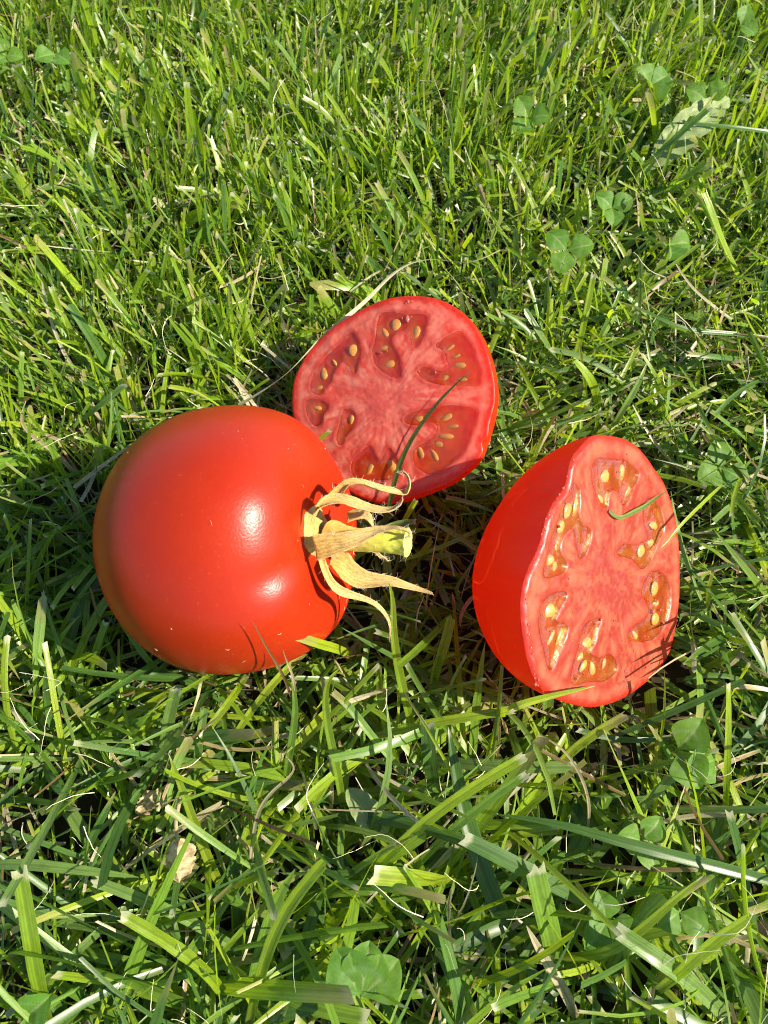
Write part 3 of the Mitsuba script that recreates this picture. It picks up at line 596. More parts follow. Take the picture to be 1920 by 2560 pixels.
def lawn(seed, n, x0, x1, y0, y1, layer, rows=7):
    rng = np.random.default_rng(seed)
    x, y = rng.uniform(x0, x1, n), rng.uniform(y0, y1, n)
    # fewer where the camera cannot look
    if layer == 'outskirts':
        out = (np.abs(x) > 0.29) | (y > 0.41) | (y < -0.19); x, y = x[out], y[out]; n = len(x)
    vis = (np.abs(x) < 1) if layer == 'outskirts' else np.abs(x) < 0.075 + 0.42 * (y + 0.13)
    keep = vis | (rng.random(n) < 0.35)
    keep &= (y > -0.16) | (layer == 'outskirts') | (rng.random(n) < 0.35)
    x, y = x[keep], y[keep]; n = len(x)
    p = np.c_[x, y, x * 0]
    clump = meshkit.fbm(p * 55, 3, 4)
    keep = rng.random(n) < np.clip(0.35 + 1.5 * (clump - 0.25), 0.25, 1)
    keep &= rng.random(n) < 1 - (0.52 if layer != 'sward' else 0.38) * np.clip((0.02 - y) / 0.08, 0, 1)
    x, y, p, clump = x[keep], y[keep], p[keep], clump[keep]; n = len(x)
    gap, away = tomato_gap(x, y)
    near = np.clip((0.03 - y) / 0.10, 0, 1)              # towards the camera: coarser, laid over
    flat = np.clip(np.exp(-((x - 0.11) / 0.05) ** 2 - ((y - 0.06) / 0.07) ** 2) + near * 0.9, 0, 1)
    press = np.clip(1 - gap / np.where((x > 0.05) & (y < 0.05), 0.06, 0.026), 0, 1)
    flow = (meshkit.fbm(p * 14, 2, 31) - 0.5) * 7 + 2.2
    R = lambda a, b: rng.uniform(a, b, n)
    if layer in ('sward', 'outskirts'):
        az = flow + rng.normal(0, 1.25 + 0.8 * flat, n)
        tilt = np.abs(rng.normal(0.30 + 0.85 * flat, 0.26, n)); bend = rng.normal(0.35 + 0.3 * flat, 0.4, n)
        L = R(0.016, 0.036) * (1 + 0.45 * near) * (0.8 + 0.45 * clump); w = rng.gamma(2.8, 0.00036, n) * (1 + 0.5 * near + 0.2 * np.clip((y - 0.05) / 0.2, 0, 1)) + 0.0003
        L *= 1 - 0.45 * press
        if layer == 'outskirts': w = w * 1.5
        kind = np.where(rng.random(n) < 0.05, 1, 0); kind = np.where((kind == 0) & (rng.random(n) < 0.16), 3, kind); kind = np.where((kind == 0) & (rng.random(n) < 0.08), 4, kind)
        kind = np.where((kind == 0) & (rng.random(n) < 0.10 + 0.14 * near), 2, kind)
        cut = (rng.random(n) < 0.72).astype(float); z0 = None
        a2 = np.where(rng.random(n) < press * 1.2, away + rng.normal(0, 0.5, n), az); az = a2
        tilt = np.minimum(tilt + press * 0.75, 1.5); w = np.where(kind == 1, w * 0.55, w)
    elif layer == 'understorey':
        az = R(0, 6.283); tilt = R(0.7, 1.45); bend = R(-0.1, 0.7)
        L = R(0.014, 0.036) * (1 + 0.4 * near); w = rng.gamma(5, 0.00022, n) * (1 + 0.6 * near) + 0.0003
        kind = rng.choice([0, 0, 0, 2, 2, 2, 4, 5], n); cut = (rng.random(n) < 0.6).astype(float); z0 = R(-0.001, 0.008); w = np.where(kind == 5, w * 0.45, w)
    else:                                                  # clippings and thatch lying about
        az = R(0, 6.283); tilt = R(1.25, 1.75); bend = R(-0.5, 0.5)
        L = R(0.006, 0.026); w = R(0.0003, 0.0015)
        kind = rng.choice([1, 1, 1, 1, 5, 4, 0], n); cut = np.ones(n); z0 = np.abs(rng.normal(0.003, 0.006, n))
    ve, uv = blades(rng, np.c_[x, y], az, tilt, bend, L, w, rng.normal(0, 0.7, n), rng.normal(0, 0.9, n), kind, cut, rows, rng.normal(0, 0.4, n), z0)
    bad = blocked(ve, 0.0012).any((1, 2))
    return ve[~bad], uv[~bad], kind[~bad]

AREA = (-0.30, 0.30, -0.20, 0.42)
lay = [lawn(1, 46000, *AREA, 'sward', 8), lawn(4, 26000, -0.75, 0.75, -0.5, 1.0, 'outskirts', 5), lawn(2, 19000, *AREA, 'understorey', 6)]
ms = [to_mesh(a, b) for a, b, _ in lay]
off = np.cumsum([0] + [len(m[0]) for m in ms])
GV, GF, GU = np.vstack([m[0] for m in ms]), np.vstack([m[1] + o for m, o in zip(ms, off)]), np.vstack([m[2] for m in ms])
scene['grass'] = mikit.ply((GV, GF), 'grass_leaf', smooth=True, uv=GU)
labels['grass'] = {'label': 'short mown green grass with pale torn blade ends, all over the lawn', 'category': 'grass', 'kind': 'stuff'}
v, f, uv = to_mesh(*lawn(3, 16000, *AREA, 'thatch', 5)[:2])
scene['dry_thatch'] = mikit.ply((v, f), 'grass_leaf', smooth=True, uv=uv)
labels['dry_thatch'] = {'label': 'dry straw and clippings lying loose between the grass blades', 'category': 'dry grass', 'kind': 'stuff'}
# hair-fine bleached fibres torn from the mown blades
def fibres(seed, n):
    rng = np.random.default_rng(seed); out = []
    for _ in range(n):
        y = rng.uniform(-0.13, 0.34); x = rng.uniform(-1, 1) * (0.075 + 0.42 * (y + 0.13)); L = rng.uniform(0.004, 0.015)
        az = rng.uniform(0, 6.283); p = np.array([x, y, rng.uniform(0.010, 0.030)]); d = unit([math.cos(az), math.sin(az), rng.normal(0.25, 0.5)])
        pts = [p]; turn = rng.normal(0, 0.3, 3)
        for k in range(7):
            d = unit(d + turn * 0.35 + rng.normal(0, 0.12, 3)); p = p + d * L / 7; pts.append(p)
        pts = np.array(pts)
        if blocked(pts, 0.012).any() or pts[:, 2].min() < 0.002: continue
        r = rng.uniform(0.00005, 0.00017)
        out.append(tube(pts, np.linspace(r, r * 0.4, 8), 4, caps=False))
    return join(out)
scene['dry_fibres'] = mikit.ply(fibres(12, 480), 'hair_pale', smooth=True)
labels['dry_fibres'] = {'label': 'hair-fine bleached grass fibres scattered over the blades', 'category': 'dry grass', 'kind': 'stuff'}

# ------------------------------------------------------------------ blades, leaves and straws one can pick out
_num = [0]
def blade(label, pts, width, kind=0, roll=0.0, tip='cut', twist=0.0, fold=0.12, name='grass_strand', cat='grass blade', n=30):
    """pts (mm) from root to tip; width in mm"""
    c = spline(np.array(pts), n) / 1000
    s = np.linspace(0, 1, n)
    t = unit(np.gradient(c, axis=0))
    side = unit(np.cross(t, np.array([0.02, -0.25, 0.97])))
    for i in range(1, n):
        if side[i] @ side[i - 1] < 0: side[i] = -side[i]
    nor = np.cross(side, t); a = roll + twist * s
    side, nor = side * np.cos(a)[:, None] + nor * np.sin(a)[:, None], nor * np.cos(a)[:, None] - side * np.sin(a)[:, None]
    if tip == 'cut': prof = 0.72 + 0.28 * np.sin(np.clip(s * 2.2, 0, math.pi / 2)) - 0.14 * s ** 3
    elif tip == 'straw': prof = 0.8 + 0.35 * (meshkit.fbm(np.c_[s * 9, s * 0, s * 0 + _num[0]], 3, 2) - 0.5) - 0.55 * s ** 4
    else: prof = (0.7 + 0.3 * np.sin(np.clip(s * 2.5, 0, math.pi / 2))) * (1 - s ** 3.2) ** 0.8 + 0.02
    k = np.linspace(-1, 1, 7)
    _num[0] += 1
    rng = np.random.default_rng(100 + _num[0])
    hw = width * 0.88 / 2000 * prof
    lift = fold * np.abs(k) + 0.02 * np.cos(k * 9)
    wob = (meshkit.fbm(np.c_[s * 7, s * 0 + _num[0] * 3.7, s * 0], 3, 6) - 0.5) * 0.5
    side = unit(side + nor * wob[:, None])
    v = c[:, None] + side[:, None] * (k[None] * hw[:, None])[..., None] + nor[:, None] * (lift[None] * hw[:, None] * 2)[..., None]
    if tip == 'cut':
        v[-1] += t[-1] * (rng.uniform(-0.1, 0.4, 7) * width / 1000)[:, None]
        v[-2] += t[-2] * (rng.uniform(-0.1, 0.3, 7) * width / 1000)[:, None] * 0.4
    uv = np.stack(np.broadcast_arrays((_num[0] * 37 % 4000) * 4 + (k[None] + 1) / 2, kind * 4 + s[:, None]), -1).reshape(-1, 2)
    key = key_for(name)
    scene[key] = mikit.ply((v.reshape(-1, 3), grid_faces(n, 7)), 'grass_leaf', smooth=True, uv=uv)
    labels[key] = {'label': label, 'category': cat}
    return key

B = blade
B('narrow dark green grass blade arching across the face of the flat tomato half', [(-0.47,7.39,5.19),(1.1,9.96,16.16),(4.19,21.03,22.83),(9.65,29.59,29.62),(16.45,35.76,36.13),(23.32,39.48,42.4)], 1.9, 2, 0.5, 'point')
B('long pointed green blade standing in front of the lowest sepals of the whole tomato', [(8.37,-47.55,4),(7.14,-46.22,8),(5.88,-43.78,15),(4.18,-38.91,22),(2.91,-34.64,30),(2.22,-30.4,37),(1.93,-26.09,43),(0.99,-23.61,47.5)], 2.6, 0, 0.1, 'point')
B('ribbed light green blade passing under the cut stem of the whole tomato', [(2.7,-13.63,3),(1.61,-8.35,10),(0.98,-5.73,18),(0.48,-2.19,24)], 2.1, 4, 0)
B('short bright green stub with a frayed white end between stem and flat half', [(4.93,9.07,10),(6.57,8.72,18),(8.57,8.38,27)], 1.8, 3, 0)
B('bluish grass piece lying under the end of the cut stem', [(-0.03,3.67,20),(4.05,3.97,22),(8.25,3.95,23)], 1.9, 4, 0.1)
B('thin bleached fibre standing in the gap between whole and upright tomato', [(8.49,-23,10),(8.42,-21.65,18),(8.83,-20.96,24),(9.8,-19.88,29)], 0.5, 1, 0, 'straw', name='dry_straw', cat='straw')
B('folded green blade with a pale cut tip standing in the gap between the tomatoes', [(12.35,-37.74,3),(13.34,-32.75,13),(14.88,-29.02,21),(16.09,-24.78,28)], 3.0, 0, -0.2, fold=0.5)
B('bright green cut stub leaning on the lower edge of the whole tomato', [(-8.54,-27.66,4),(-11.15,-30.54,20),(-15.05,-32.32,30),(-19.64,-32.89,37)], 2.7, 3, 0.0)
B('brown thread-like blade rising over the lower edge of the whole tomato', [(-21.94,-44.09,8),(-22.72,-41.62,24),(-23.29,-40.49,37),(-24.4,-39.34,44),(-25.88,-37.44,50),(-27.23,-35.4,55)], 0.9, 5, 0.2, 'point')
B('short dry thread beside the brown thread at the lower edge of the whole tomato', [(-22.03,-44.46,8),(-21.35,-42.68,20),(-20.95,-40.67,33),(-21.38,-39.74,40),(-21.76,-38.68,46)], 0.8, 1, 0, 'point')
B('green blade lying tight along the underside of the whole tomato', [(-38.82,-51.29,8),(-33.02,-43.57,12),(-26.38,-35.65,14),(-20.55,-29.08,13)], 2.4, 0, 0.3)
B('bright yellow green cut blade lying below the whole tomato', [(-35.78,-33.85,9),(-38.03,-42.64,17),(-40.67,-47.66,19),(-43.48,-52.28,20)], 2.2, 3, 0.1)
B('broad pale green cut blade standing below the lower left of the whole tomato', [(-55.56,-56.2,6),(-52,-48.13,18),(-49.01,-42.15,26)], 3.6, 4, 0)
B('pale ribbed blade with forked white tip below the whole tomato', [(-46.82,-59.65,6),(-44.47,-53.52,16),(-42.27,-46.43,24)], 2.4, 4, 0)
B('long blade tapering up towards the bottom of the whole tomato', [(-25.02,-64.47,4),(-22.5,-54.53,16),(-21.15,-45.61,22),(-22.09,-37.92,27)], 2.3, 0, 0.15, 'point')
B('long light green blade curving to the frayed stub below the whole tomato', [(-9.63,-67.37,6),(-11.57,-56.56,18),(-13.55,-47.1,24),(-13.29,-39.88,24),(-10.73,-35.75,22)], 2.4, 0, 0.2, 'point')
B('light green blade with whitened patch sloping below the calyx', [(5,-58.56,10),(-4.43,-49.59,20),(-8.89,-44.82,23),(-12,-42.32,24)], 2.2, 4, 0.1)
B('blade resting on the lower rim of the upright tomato half', [(8.81,-47.04,8),(20.04,-46.08,14),(27.96,-46.11,19)] + [(27.87,-50.37,43.94),(33.07,-47.98,39.9),(40.29,-44.98,33.8),(49.84,-41.42,26.67)], 2.3, 0, 0.35, 'point')
B('bright blade running below the upright half towards its lower rim', [(-3.47,-50.03,10),(7.94,-48.27,15),(18.5,-46.99,18),(31.39,-45.16,19)], 2.6, 3, 0.1)
B('cut green blade pointing up under the upright tomato half', [(40.21,-59.89,6),(44.83,-54.67,14),(51.18,-50.44,20),(56.5,-47.81,24)], 2.6, 0, 0)
B('long bright blade sweeping up from the bottom left of the foreground to a curled tip', [(-6.42,-83.63,8),(3.08,-75.68,20),(12.7,-68.66,26),(22.76,-62.73,30),(30.37,-58.68,32)], 2.8, 3, 0.2)
B('green blade with glinting tip crossing the widest dark blade', [(5.44,-81.14,6),(10.59,-76.21,14),(17.01,-71.1,22),(24.45,-65.92,27),(31.18,-61.9,30)], 2.2, 0, 0.1)
B('very wide dark green pointed blade standing in the foreground', [(30.76,-98.2,2),(25.69,-87.45,10),(20.96,-76.35,16),(17.52,-63.99,20),(15,-50.49,24)], 5.2, 2, 0.0, 'point')
B('long bluish green blade running out of the picture in the foreground', [(93.24,-84.27,14),(84.61,-82.32,18),(65.32,-78.21,23),(50.21,-74.67,25),(37.71,-71.3,24),(25.14,-68.95,20)], 3.0, 2, 0.1, 'point')
B('yellow green blade bowed upwards in the lower foreground', [(38.54,-97.35,6),(44.01,-96.8,14),(49.15,-94.88,20),(57.24,-88.45,27),(66.01,-81.9,30)], 2.6, 3, 0.1, 'point')
B('thick bright cut stalk leaning up in the lower corner', [(57.93,-103.17,14),(61.45,-99.47,20),(67.49,-93.87,26),(73.3,-89.91,30)], 3.2, 3, 0.0)
B('broad ragged blade end with three torn teeth in the foreground', [(38.88,-100.36,4),(36.41,-92.87,14),(33.96,-86.67,21),(32.13,-80.85,26)], 5.6, 0, 0.0, fold=0.05)
B('yellowing blade with brown edge below the ragged blade end', [(42.28,-109.09,4),(38.25,-102.89,12),(32.97,-96.14,20),(29.44,-90.98,25)], 2.8, 1, 0.0, 'point')
B('glossy blade with white glint in the lower corner', [(74.7,-109.52,8),(64.84,-101.78,16),(56.45,-96.89,22),(48.92,-92.26,24)], 4.2, 4, 0.0)
B('bright wide cut blade sloping down in the lower left foreground', [(-32.88,-107.19,6),(-37.85,-99.16,18),(-45.34,-93.26,26),(-52.53,-89.08,31)], 3.4, 3, 0.1)
B('tall broad blade with browned cut top near the left edge of the foreground', [(-72.47,-110.57,6),(-72.23,-100.82,18),(-72.71,-90.55,27),(-74.37,-81.56,32)], 4.2, 0, 0.0)
B('olive blade rising straight to a pale tip in the bottom foreground', [(-28.71,-110.14,10),(-24.08,-96.81,24),(-19.22,-87.63,30),(-12.64,-80.16,34)], 3.2, 3, 0.3)
B('dark curved blade behind the olive blade in the bottom foreground', [(-30.36,-110.78,4),(-26.48,-96.37,14),(-23.31,-87.54,20),(-18.96,-80.35,25)], 4.0, 0, 0.0, 'point')
B('grey green blade lying level near the left edge of the foreground', [(-88.41,-79.31,18),(-78.48,-79.38,22),(-67.5,-80.3,24),(-52.35,-81.96,24)], 2.8, 4, 0.2, 'point')
B('long grey green blade lying under the bright wide cut blade', [(-29.05,-98.02,6),(-41.98,-90.42,15),(-52.91,-85.77,20),(-62.04,-82.69,22)], 3.0, 4, 0.1)
B('dark blade with pointed tip standing beside the withered brown leaf', [(-36.24,-86.43,4),(-39.82,-77.72,15),(-43.79,-66.98,24),(-47.78,-57.48,30)], 2.9, 0, 0.1, 'point')
B('short dark green blade left of the withered brown leaf', [(-71.49,-78.78,8),(-64.72,-70.7,18),(-60.52,-64.4,23)], 2.3, 2, 0.0, 'point')
B('thin dark dry stalk slanting across the lower left foreground', [(-51.36,-89.51,20),(-41.41,-86.74,26),(-32.51,-83.37,29),(-23.81,-79.29,30)], 0.8, 2, 0.0, 'straw', name='dry_straw', cat='straw')
B('dry cream straw bent in the bottom foreground beside the brown leaf', [(-30.39,-83.69,10),(-29.36,-71.68,18),(-24.87,-64.54,24),(-20.13,-60.05,27),(-21.97,-57.72,28)], 1.3, 1, 0.2, 'straw', name='dry_straw', cat='straw')
B('branching cream straw below the upright tomato half', [(48.21,-70.92,10),(47.36,-66.62,17),(45.9,-61.97,20),(41.44,-55.09,22),(36.12,-51.66,22)], 1.0, 1, 0.2, 'straw', name='dry_straw', cat='straw')
B('tall light green blade standing behind the upright tomato half', [(61.25,67.38,3),(62.56,72.71,14),(63.38,78.11,24),(64.09,83.74,33)], 2.3, 3, 0.0)
B('pale cut blade leaning towards the flat tomato half', [(56.7,69.13,8),(52.87,70.58,14),(48.64,72.49,20),(43.92,76.47,25)], 2.4, 4, 0.0)
B('slim green blade slanting behind the upright tomato half', [(70.75,44.72,4),(74.07,48.98,12),(77.74,54.47,17),(80.77,60.77,20)], 2.3, 4, 0.1, 'point')
B('thick tall stalk standing near the right edge beyond the tomatoes', [(128.05,105.77,3),(121.05,107.45,12),(113.19,111.5,22),(107.45,115.46,30),(104.36,118.88,34)], 2.8, 3, 0.0)
B('long blade bent over the grass behind the upright half', [(128.68,78.33,10),(112.51,77.04,14),(94.16,76.4,18),(83.26,81.1,20),(75.03,85.52,20)], 1.7, 2, 0.2, 'point')
B('yellow stem running down to the upper rim of the upright half', [(95.59,26.98,3),(84.87,35.7,8),(79.36,41.89,12),(75.35,47.39,16)], 1.4, 1, 0.0, 'straw', name='dry_straw', cat='straw')
B('tan straw lying across the turf at the right side beyond the upright half', [(114.97,84.74,12),(107.76,88.76,15),(101.84,94.48,17),(97.99,103.68,18)], 1.5, 1, 0.0, 'straw', name='dry_straw', cat='straw')
B('straight green blade with whitened lower part below the round clover', [(69.1,99.77,10),(64,101.18,15),(60.08,105.03,19),(56.95,110.4,23)], 1.5, 4, 0.0, 'point')
B('green blade with notched tip rising behind the whole tomato', [(-78.25,76.07,5),(-79.63,77.31,13),(-83.43,81.03,21),(-90.04,86.35,28)], 2.1, 0, 0.0)
B('green blade pointing at the upper edge of the whole tomato', [(-95.92,71.04,4),(-96.98,71.67,12),(-99.82,75.45,20),(-102.9,82.09,29)], 2.1, 3, 0.0)
B('long bleached blade lying over the turf behind the whole tomato', [(-98.63,64.82,10),(-100.56,67.05,15),(-103.91,74.03,20),(-106.7,81.85,24),(-108.32,89.95,27)], 1.5, 1, 0.1, 'straw', name='dry_straw', cat='straw')
B('bright slanting cut blade behind the top of the whole tomato', [(-40.71,67.83,8),(-43.75,66.6,13),(-50.01,68.57,19),(-58.6,71.81,26)], 1.7, 3, 0.0)
B('tall blade with hair-thin dry tip behind the whole tomato', [(-79.06,86.04,3),(-75.49,90.18,12),(-71.95,95.78,22),(-67.21,103.78,34)], 2.0, 0, 0.0, 'point')
B('short bright upright blade just above the left shoulder of the whole tomato', [(-85.06,41.84,8),(-84.63,44.44,14),(-84.17,48.93,21)], 2.0, 3, 0.0)
B('pale dry blade curling above the left side of the whole tomato', [(-88.97,24.81,10),(-92.71,27.15,15),(-96.8,29.97,19),(-103.91,35.68,23),(-102.94,41.44,26)], 1.6, 1, 0.1, 'straw', name='dry_straw', cat='straw')
B('long pale straw twisted along the upper edge of the flat tomato half', [(-43.13,44.23,20),(-36.9,47.14,22),(-27.21,52.9,26),(-19.03,60.52,30),(-11.66,68.01,31),(-4.17,77.81,30),(5.64,91.85,28),(15.65,96.53,27),(26.12,96.35,26),(37.88,102.79,25)], 1.8, 1, 0.2, 'straw', twist=5.0, name='dry_straw', cat='straw', n=60)
B('wide green blade lying back in the upper lawn', [(-78.36,260.37,16),(-68.36,244.62,18),(-57.47,229.85,17),(-47.61,220.5,14)], 3.4, 0, 0.1, 'point')
B('dark green stalk lying level beside the big pale leaf', [(151.63,161.11,24),(137.25,158.09,28),(114.6,157.66,31),(98.19,160.37,30)], 2.0, 2, 0.1, 'point')
B('dark slanting blade crossing the big pale leaf', [(92.65,151.36,16),(98.66,150.75,26),(105.33,153.71,32),(113.3,158.45,37)], 2.6, 2, 0.1)
B('dark blade leaning in the upper middle of the lawn', [(52.95,199.25,6),(57.85,199.06,16),(62.78,201.07,25),(68.16,204,33)], 3.0, 2, 0.1)
B('bright blade curving over the turf above the flat half', [(59.51,128.87,4),(54.72,133,14),(48.95,138.82,22),(43.86,145.7,27),(36,149.03,30)], 2.4, 3, 0.1, 'point')
B('tall bright blade near the upper right corner', [(135.75,222.22,4),(129.21,220.19,18),(124.85,221.48,30),(122.55,225.72,38)], 2.2, 3, 0.0)
B('bleached arched straw in the upper lawn', [(-50.14,155.19,12),(-46.85,157.66,18),(-42.21,163.71,24),(-37.09,168.62,27),(-31.28,170.62,27)], 0.8, 1, 0.0, 'straw', name='dry_straw', cat='straw')
B('small curled grass clipping stuck to the cut face of the upright half', [(54.98,-2.04,40.62),(56.64,-2.81,39.03),(59.35,-2.06,37.31),(62.56,-0.06,35.97),(67.03,3.21,33.76),(71.01,6.56,32.3),(74.18,8.6,31.73)], 1.5, 4, 0.1, 'point', twist=0.7, name='grass_clipping', cat='grass clipping')
B('fine green blade reaching over the rim onto the face of the upright half', [(94.88,17.53,19.31),(82.58,5.7,26.78),(75.62,-1.24,27.82),(73.38,-3.76,27.02),(71.02,-5.83,26.85)], 1.1, 3, 0.2, 'point')
B('shaded bent blade touching the skin of the upright half', [(21.96,-14.57,8),(19.5,-14.26,16),(19.04,-13.74,20),(20.47,-12.52,25),(23.39,-9.2,31)], 1.2, 2, 0.3, 'point')

# clovers: three notched leaflets on a stalk
def leaflet(L, W, num, fold, notch=0.10, n=15, m=13):
    v = np.linspace(0, 1, n)[:, None]; a = np.linspace(-1, 1, m)[None]
    half = W / 2 * np.sin(np.pi * np.clip(v, 0, 1) ** 0.78) ** 0.62
    half = half * (0.06 + 0.94 * np.minimum(1, v * 2.6)) if True else half
    x = a * half; y = v * L * (1 - notch * (1 - np.abs(a)) ** 1.5 * v ** 4) + 0 * a
    ser = 1 + 0.02 * np.sin(v * 70) * np.abs(a) ** 8
    z = fold * np.abs(x) + 0.12 * L * np.sin(v * 2.2) - 0.10 * L * v ** 2
    P = np.stack([x * ser, y, z], -1).reshape(-1, 3)
    P[:, 2] += (meshkit.fbm(P * 0.5 + num, 3, 3) - 0.5) * 0.09 * L
    uv = np.stack(np.broadcast_arrays(num * 4 + 0.5 + a * 0.49, v), -1).reshape(-1, 2)
    return P, grid_faces(n, m), uv
_cl = [0]
def clover(label, at, size, heading, tilt=(0.0, 0.0), fold=(0.25, 0.25, 0.25), open_=0.25, drop=None, spread=2.05, name='clover'):
    k = key_for(name); labels[k] = {'label': label, 'category': 'clover'}
    c = np.array(at[0]) / 1000
    nrm = unit(np.array([tilt[0], tilt[1], 1.0])); ax = unit(np.cross([math.sin(heading), -math.cos(heading), 0.0], nrm)); ay = np.cross(nrm, ax)
    for i in range(3):
        if drop is not None and i in drop: continue
        _cl[0] += 1
        P, F, uv = leaflet(size, size * 0.98, _cl[0], fold[i])
        h = (i - 1) * spread
        d = ax * math.cos(h) + ay * math.sin(h); e = np.cross(nrm, d)
        up = nrm * math.cos(open_) + d * -math.sin(open_) * 0; d2 = d * math.cos(open_) + nrm * math.sin(open_)
        n2 = np.cross(e, -d2) if np.cross(e, -d2) @ nrm > 0 else np.cross(e, d2)
        W3 = c + (P[:, :1] * e + P[:, 1:2] * d2 + P[:, 2:3] * n2) / 1000
        part(k, 'leaflet', mikit.ply((W3, F), 'clover_leaf', smooth=True, uv=uv))
    root = c + np.array([0.006 * math.cos(heading * 3 + 1), 0.005, -c[2] + 0.0])
    mid = (c + root) / 2 + np.array([0.002, 0.001, 0.002])
    tv, tf = tube(spline([root, mid, c], 10), 0.00045, 6)
    tuv = np.c_[np.full(len(tv), 12.25), np.full(len(tv), 0.5)]
    part(k, 'stalk', mikit.ply((tv, tf), 'clover_leaf', smooth=True, uv=tuv))
    return k
clover('pale clover with two round leaflets at the upper left of the lawn', [(-127.49,205.95,27)], 8.0, 2.6, (0.1, -0.5), drop=(2,))
clover('partly hidden clover at the far left edge of the lawn', [(-148.94,209.44,24)], 7.5, 1.0, (0.2, -0.3))
clover('clover lit yellow green through its lower leaflet in the upper lawn', [(53,168.75,26)], 8.5, 0.9, (-0.2, -0.55), fold=(0.2, 0.1, 0.4))
clover('small bright clover between tall blades above the round clover', [(78.54,125.91,22)], 7.5, 1.5, (0.1, -0.5))
clover('large flat round clover crossed by a blade shadow above the tomatoes', [(59.37,101.55,26)], 8.8, 1.2, (-0.1, -0.35), fold=(0.08, 0.05, 0.12), open_=0.08)
clover('folded clover leaf glowing yellow at the right side of the upper lawn', [(93.81,106.08,24)], 8.0, 1.3, (0.5, -0.3), fold=(0.7, 0.9, 0.6), drop=(0,))
clover('folded clover near the big pale leaf in the upper lawn', [(101.8,191.04,24)], 9.0, 1.7, (0.4, -0.3), fold=(0.6, 0.7, 0.5))
clover('pale clover standing directly above the big pale leaf', [(120.01,179.56,26)], 8.5, 1.5, (-0.3, -0.5), drop=(1,))
clover('dark shaded clover close to the upright half, beside its upper rim', [(99.56,27.39,12)], 9.0, 0.5, (0.1, -0.2), fold=(0.05, 0.1, 0.1), open_=0.05)
clover('light clover with folded leaflets below the upright tomato half', [(69.11,-54.71,20)], 9.5, 2.0, (-0.2, -0.3), fold=(0.4, 0.3, 0.3), drop=(0,))
clover('torn clover leaf at the right edge below the upright half', [(78.17,-56.72,18)], 9.5, 0.2, (0.2, -0.2), drop=(0, 2))
clover('big rounded clover with striped shadows at the bottom centre', [(-4.51,-103.37,27)], 10.0, 4.55, (0.0, -0.05), fold=(0.1, 0.1, 0.15), open_=0.1, spread=0.7)
clover('small clover under the long bluish blade', [(58.54,-73.93,16)], 7.0, 1.9, (0.2, -0.2))
clover('dark clover deep in the foreground shade', [(48.85,-90.65,14)], 7.5, 0.7, (0.0, -0.2))
clover('small ragged clover beneath the bowed yellow green blade', [(63.92,-88.41,18)], 6.5, 4.6, (0.1, -0.2), drop=(1,))
clover('clover tucked at the bottom left corner', [(-71.04,-106.9,24)], 7.5, 1.8, (0.0, -0.3), fold=(0.5, 0.4, 0.5), drop=(0,))
clover('clover among fine blades in the top right corner', [(141.82,223.47,28)], 7.5, 4.4, (0.1, -0.5), drop=(2,))

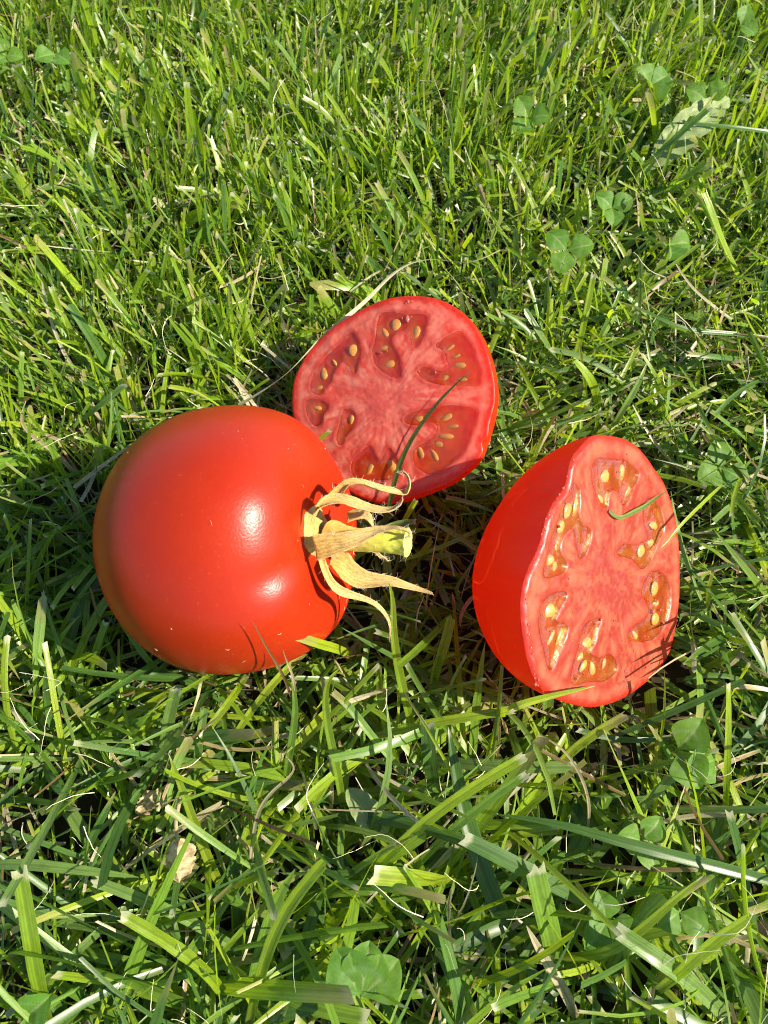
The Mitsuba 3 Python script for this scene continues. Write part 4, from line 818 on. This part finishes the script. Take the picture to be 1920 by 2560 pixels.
def leaf(label, name, mat, base, tip, width, up, cat, cup=0.3, crump=0.6, seed=1, stalk=None, n=40, m=21, ragged=0.06):
    k = key_for(name); labels[k] = {'label': label, 'category': cat}
    b, t = np.array(base[0]) / 1000, np.array(tip[0]) / 1000
    L = np.linalg.norm(t - b); d = unit(t - b); e = unit(np.cross(d, up)); nn = np.cross(e, d)
    v = np.linspace(0, 1, n)[:, None]; a = np.linspace(-1, 1, m)[None]
    half = width / 2000 * (np.sin(np.pi * np.clip(v, 0.0, 1)) ** 0.7 + 0.03)
    half = half * (1 - ragged * np.abs(a) ** 3 * meshkit.fbm(np.stack(np.broadcast_arrays(v * 13, np.sign(a) * 5, a * 0 + seed), -1), 3, seed + 5))
    P = b + (v * L)[..., None] * d + (a * half)[..., None] * e + (cup * np.abs(a) * half + 0.10 * L * np.sin(v * 3.1))[..., None] * nn
    P = P + nn * ((meshkit.fbm(P * 260 + seed, 3, seed) - 0.5) * crump * width / 1000)[..., None] + e * ((meshkit.fbm(P * 420 + seed, 2, seed + 2) - 0.5) * 0.2 * width / 1000)[..., None]
    uv = np.stack(np.broadcast_arrays((a + 1) / 2, v), -1).reshape(-1, 2)
    part(k, 'leaf_blade', mikit.ply((P.reshape(-1, 3), grid_faces(n, m)), mat, smooth=True, uv=uv))
    q = spline(np.vstack([np.array(stalk) / 1000, b[None]]) if stalk is not None else [b - d * 0.008 + np.array([0, 0, -0.006]), b], 10)
    tv, tf = tube(q, np.linspace(0.0005, 0.0004, 10), 6)
    part(k, 'stalk', mikit.ply((tv, tf), mat, smooth=True, uv=np.c_[np.full(len(tv), 0.2), np.full(len(tv), 0.5)]))
leaf('withered brown leaf folded to a point in the lower left foreground', 'withered_leaf', 'brown_leaf', [(-44.23,-74.83,27)], [(-44.17,-83.14,22)], 8.5, np.array([0.1, -0.4, 0.9]), 'dead leaf', cup=-0.9, crump=0.55, seed=4, ragged=0.5, stalk=[(-44.29,-66.65,29),(-44.54,-71.8,29)])
leaf('grey crumpled scrap of leaf above the withered brown leaf', 'withered_leaf', 'brown_leaf', [(-53.19,-62.37,12)], [(-59.03,-67.85,10)], 6.0, np.array([0.2, -0.3, 0.9]), 'dead leaf', cup=0.4, crump=0.8, seed=9, ragged=0.5)
leaf('big pale grey green leaf lying in the upper right of the lawn', 'broad_leaf', 'pale_leaf', [(96.25,152.62,16)], [(129.67,182.46,25)], 13.0, np.array([-0.1, -0.35, 0.9]), 'weed leaf', cup=0.12, crump=0.22, seed=6)
leaf('dull green weed leaf with toothed edge beside the long light blade in the foreground', 'broad_leaf', 'pale_leaf', [(1.09,-71.94,10)], [(-8.81,-62.37,12)], 7.0, np.array([0.0, -0.3, 0.9]), 'weed leaf', cup=0.3, crump=0.3, seed=16)
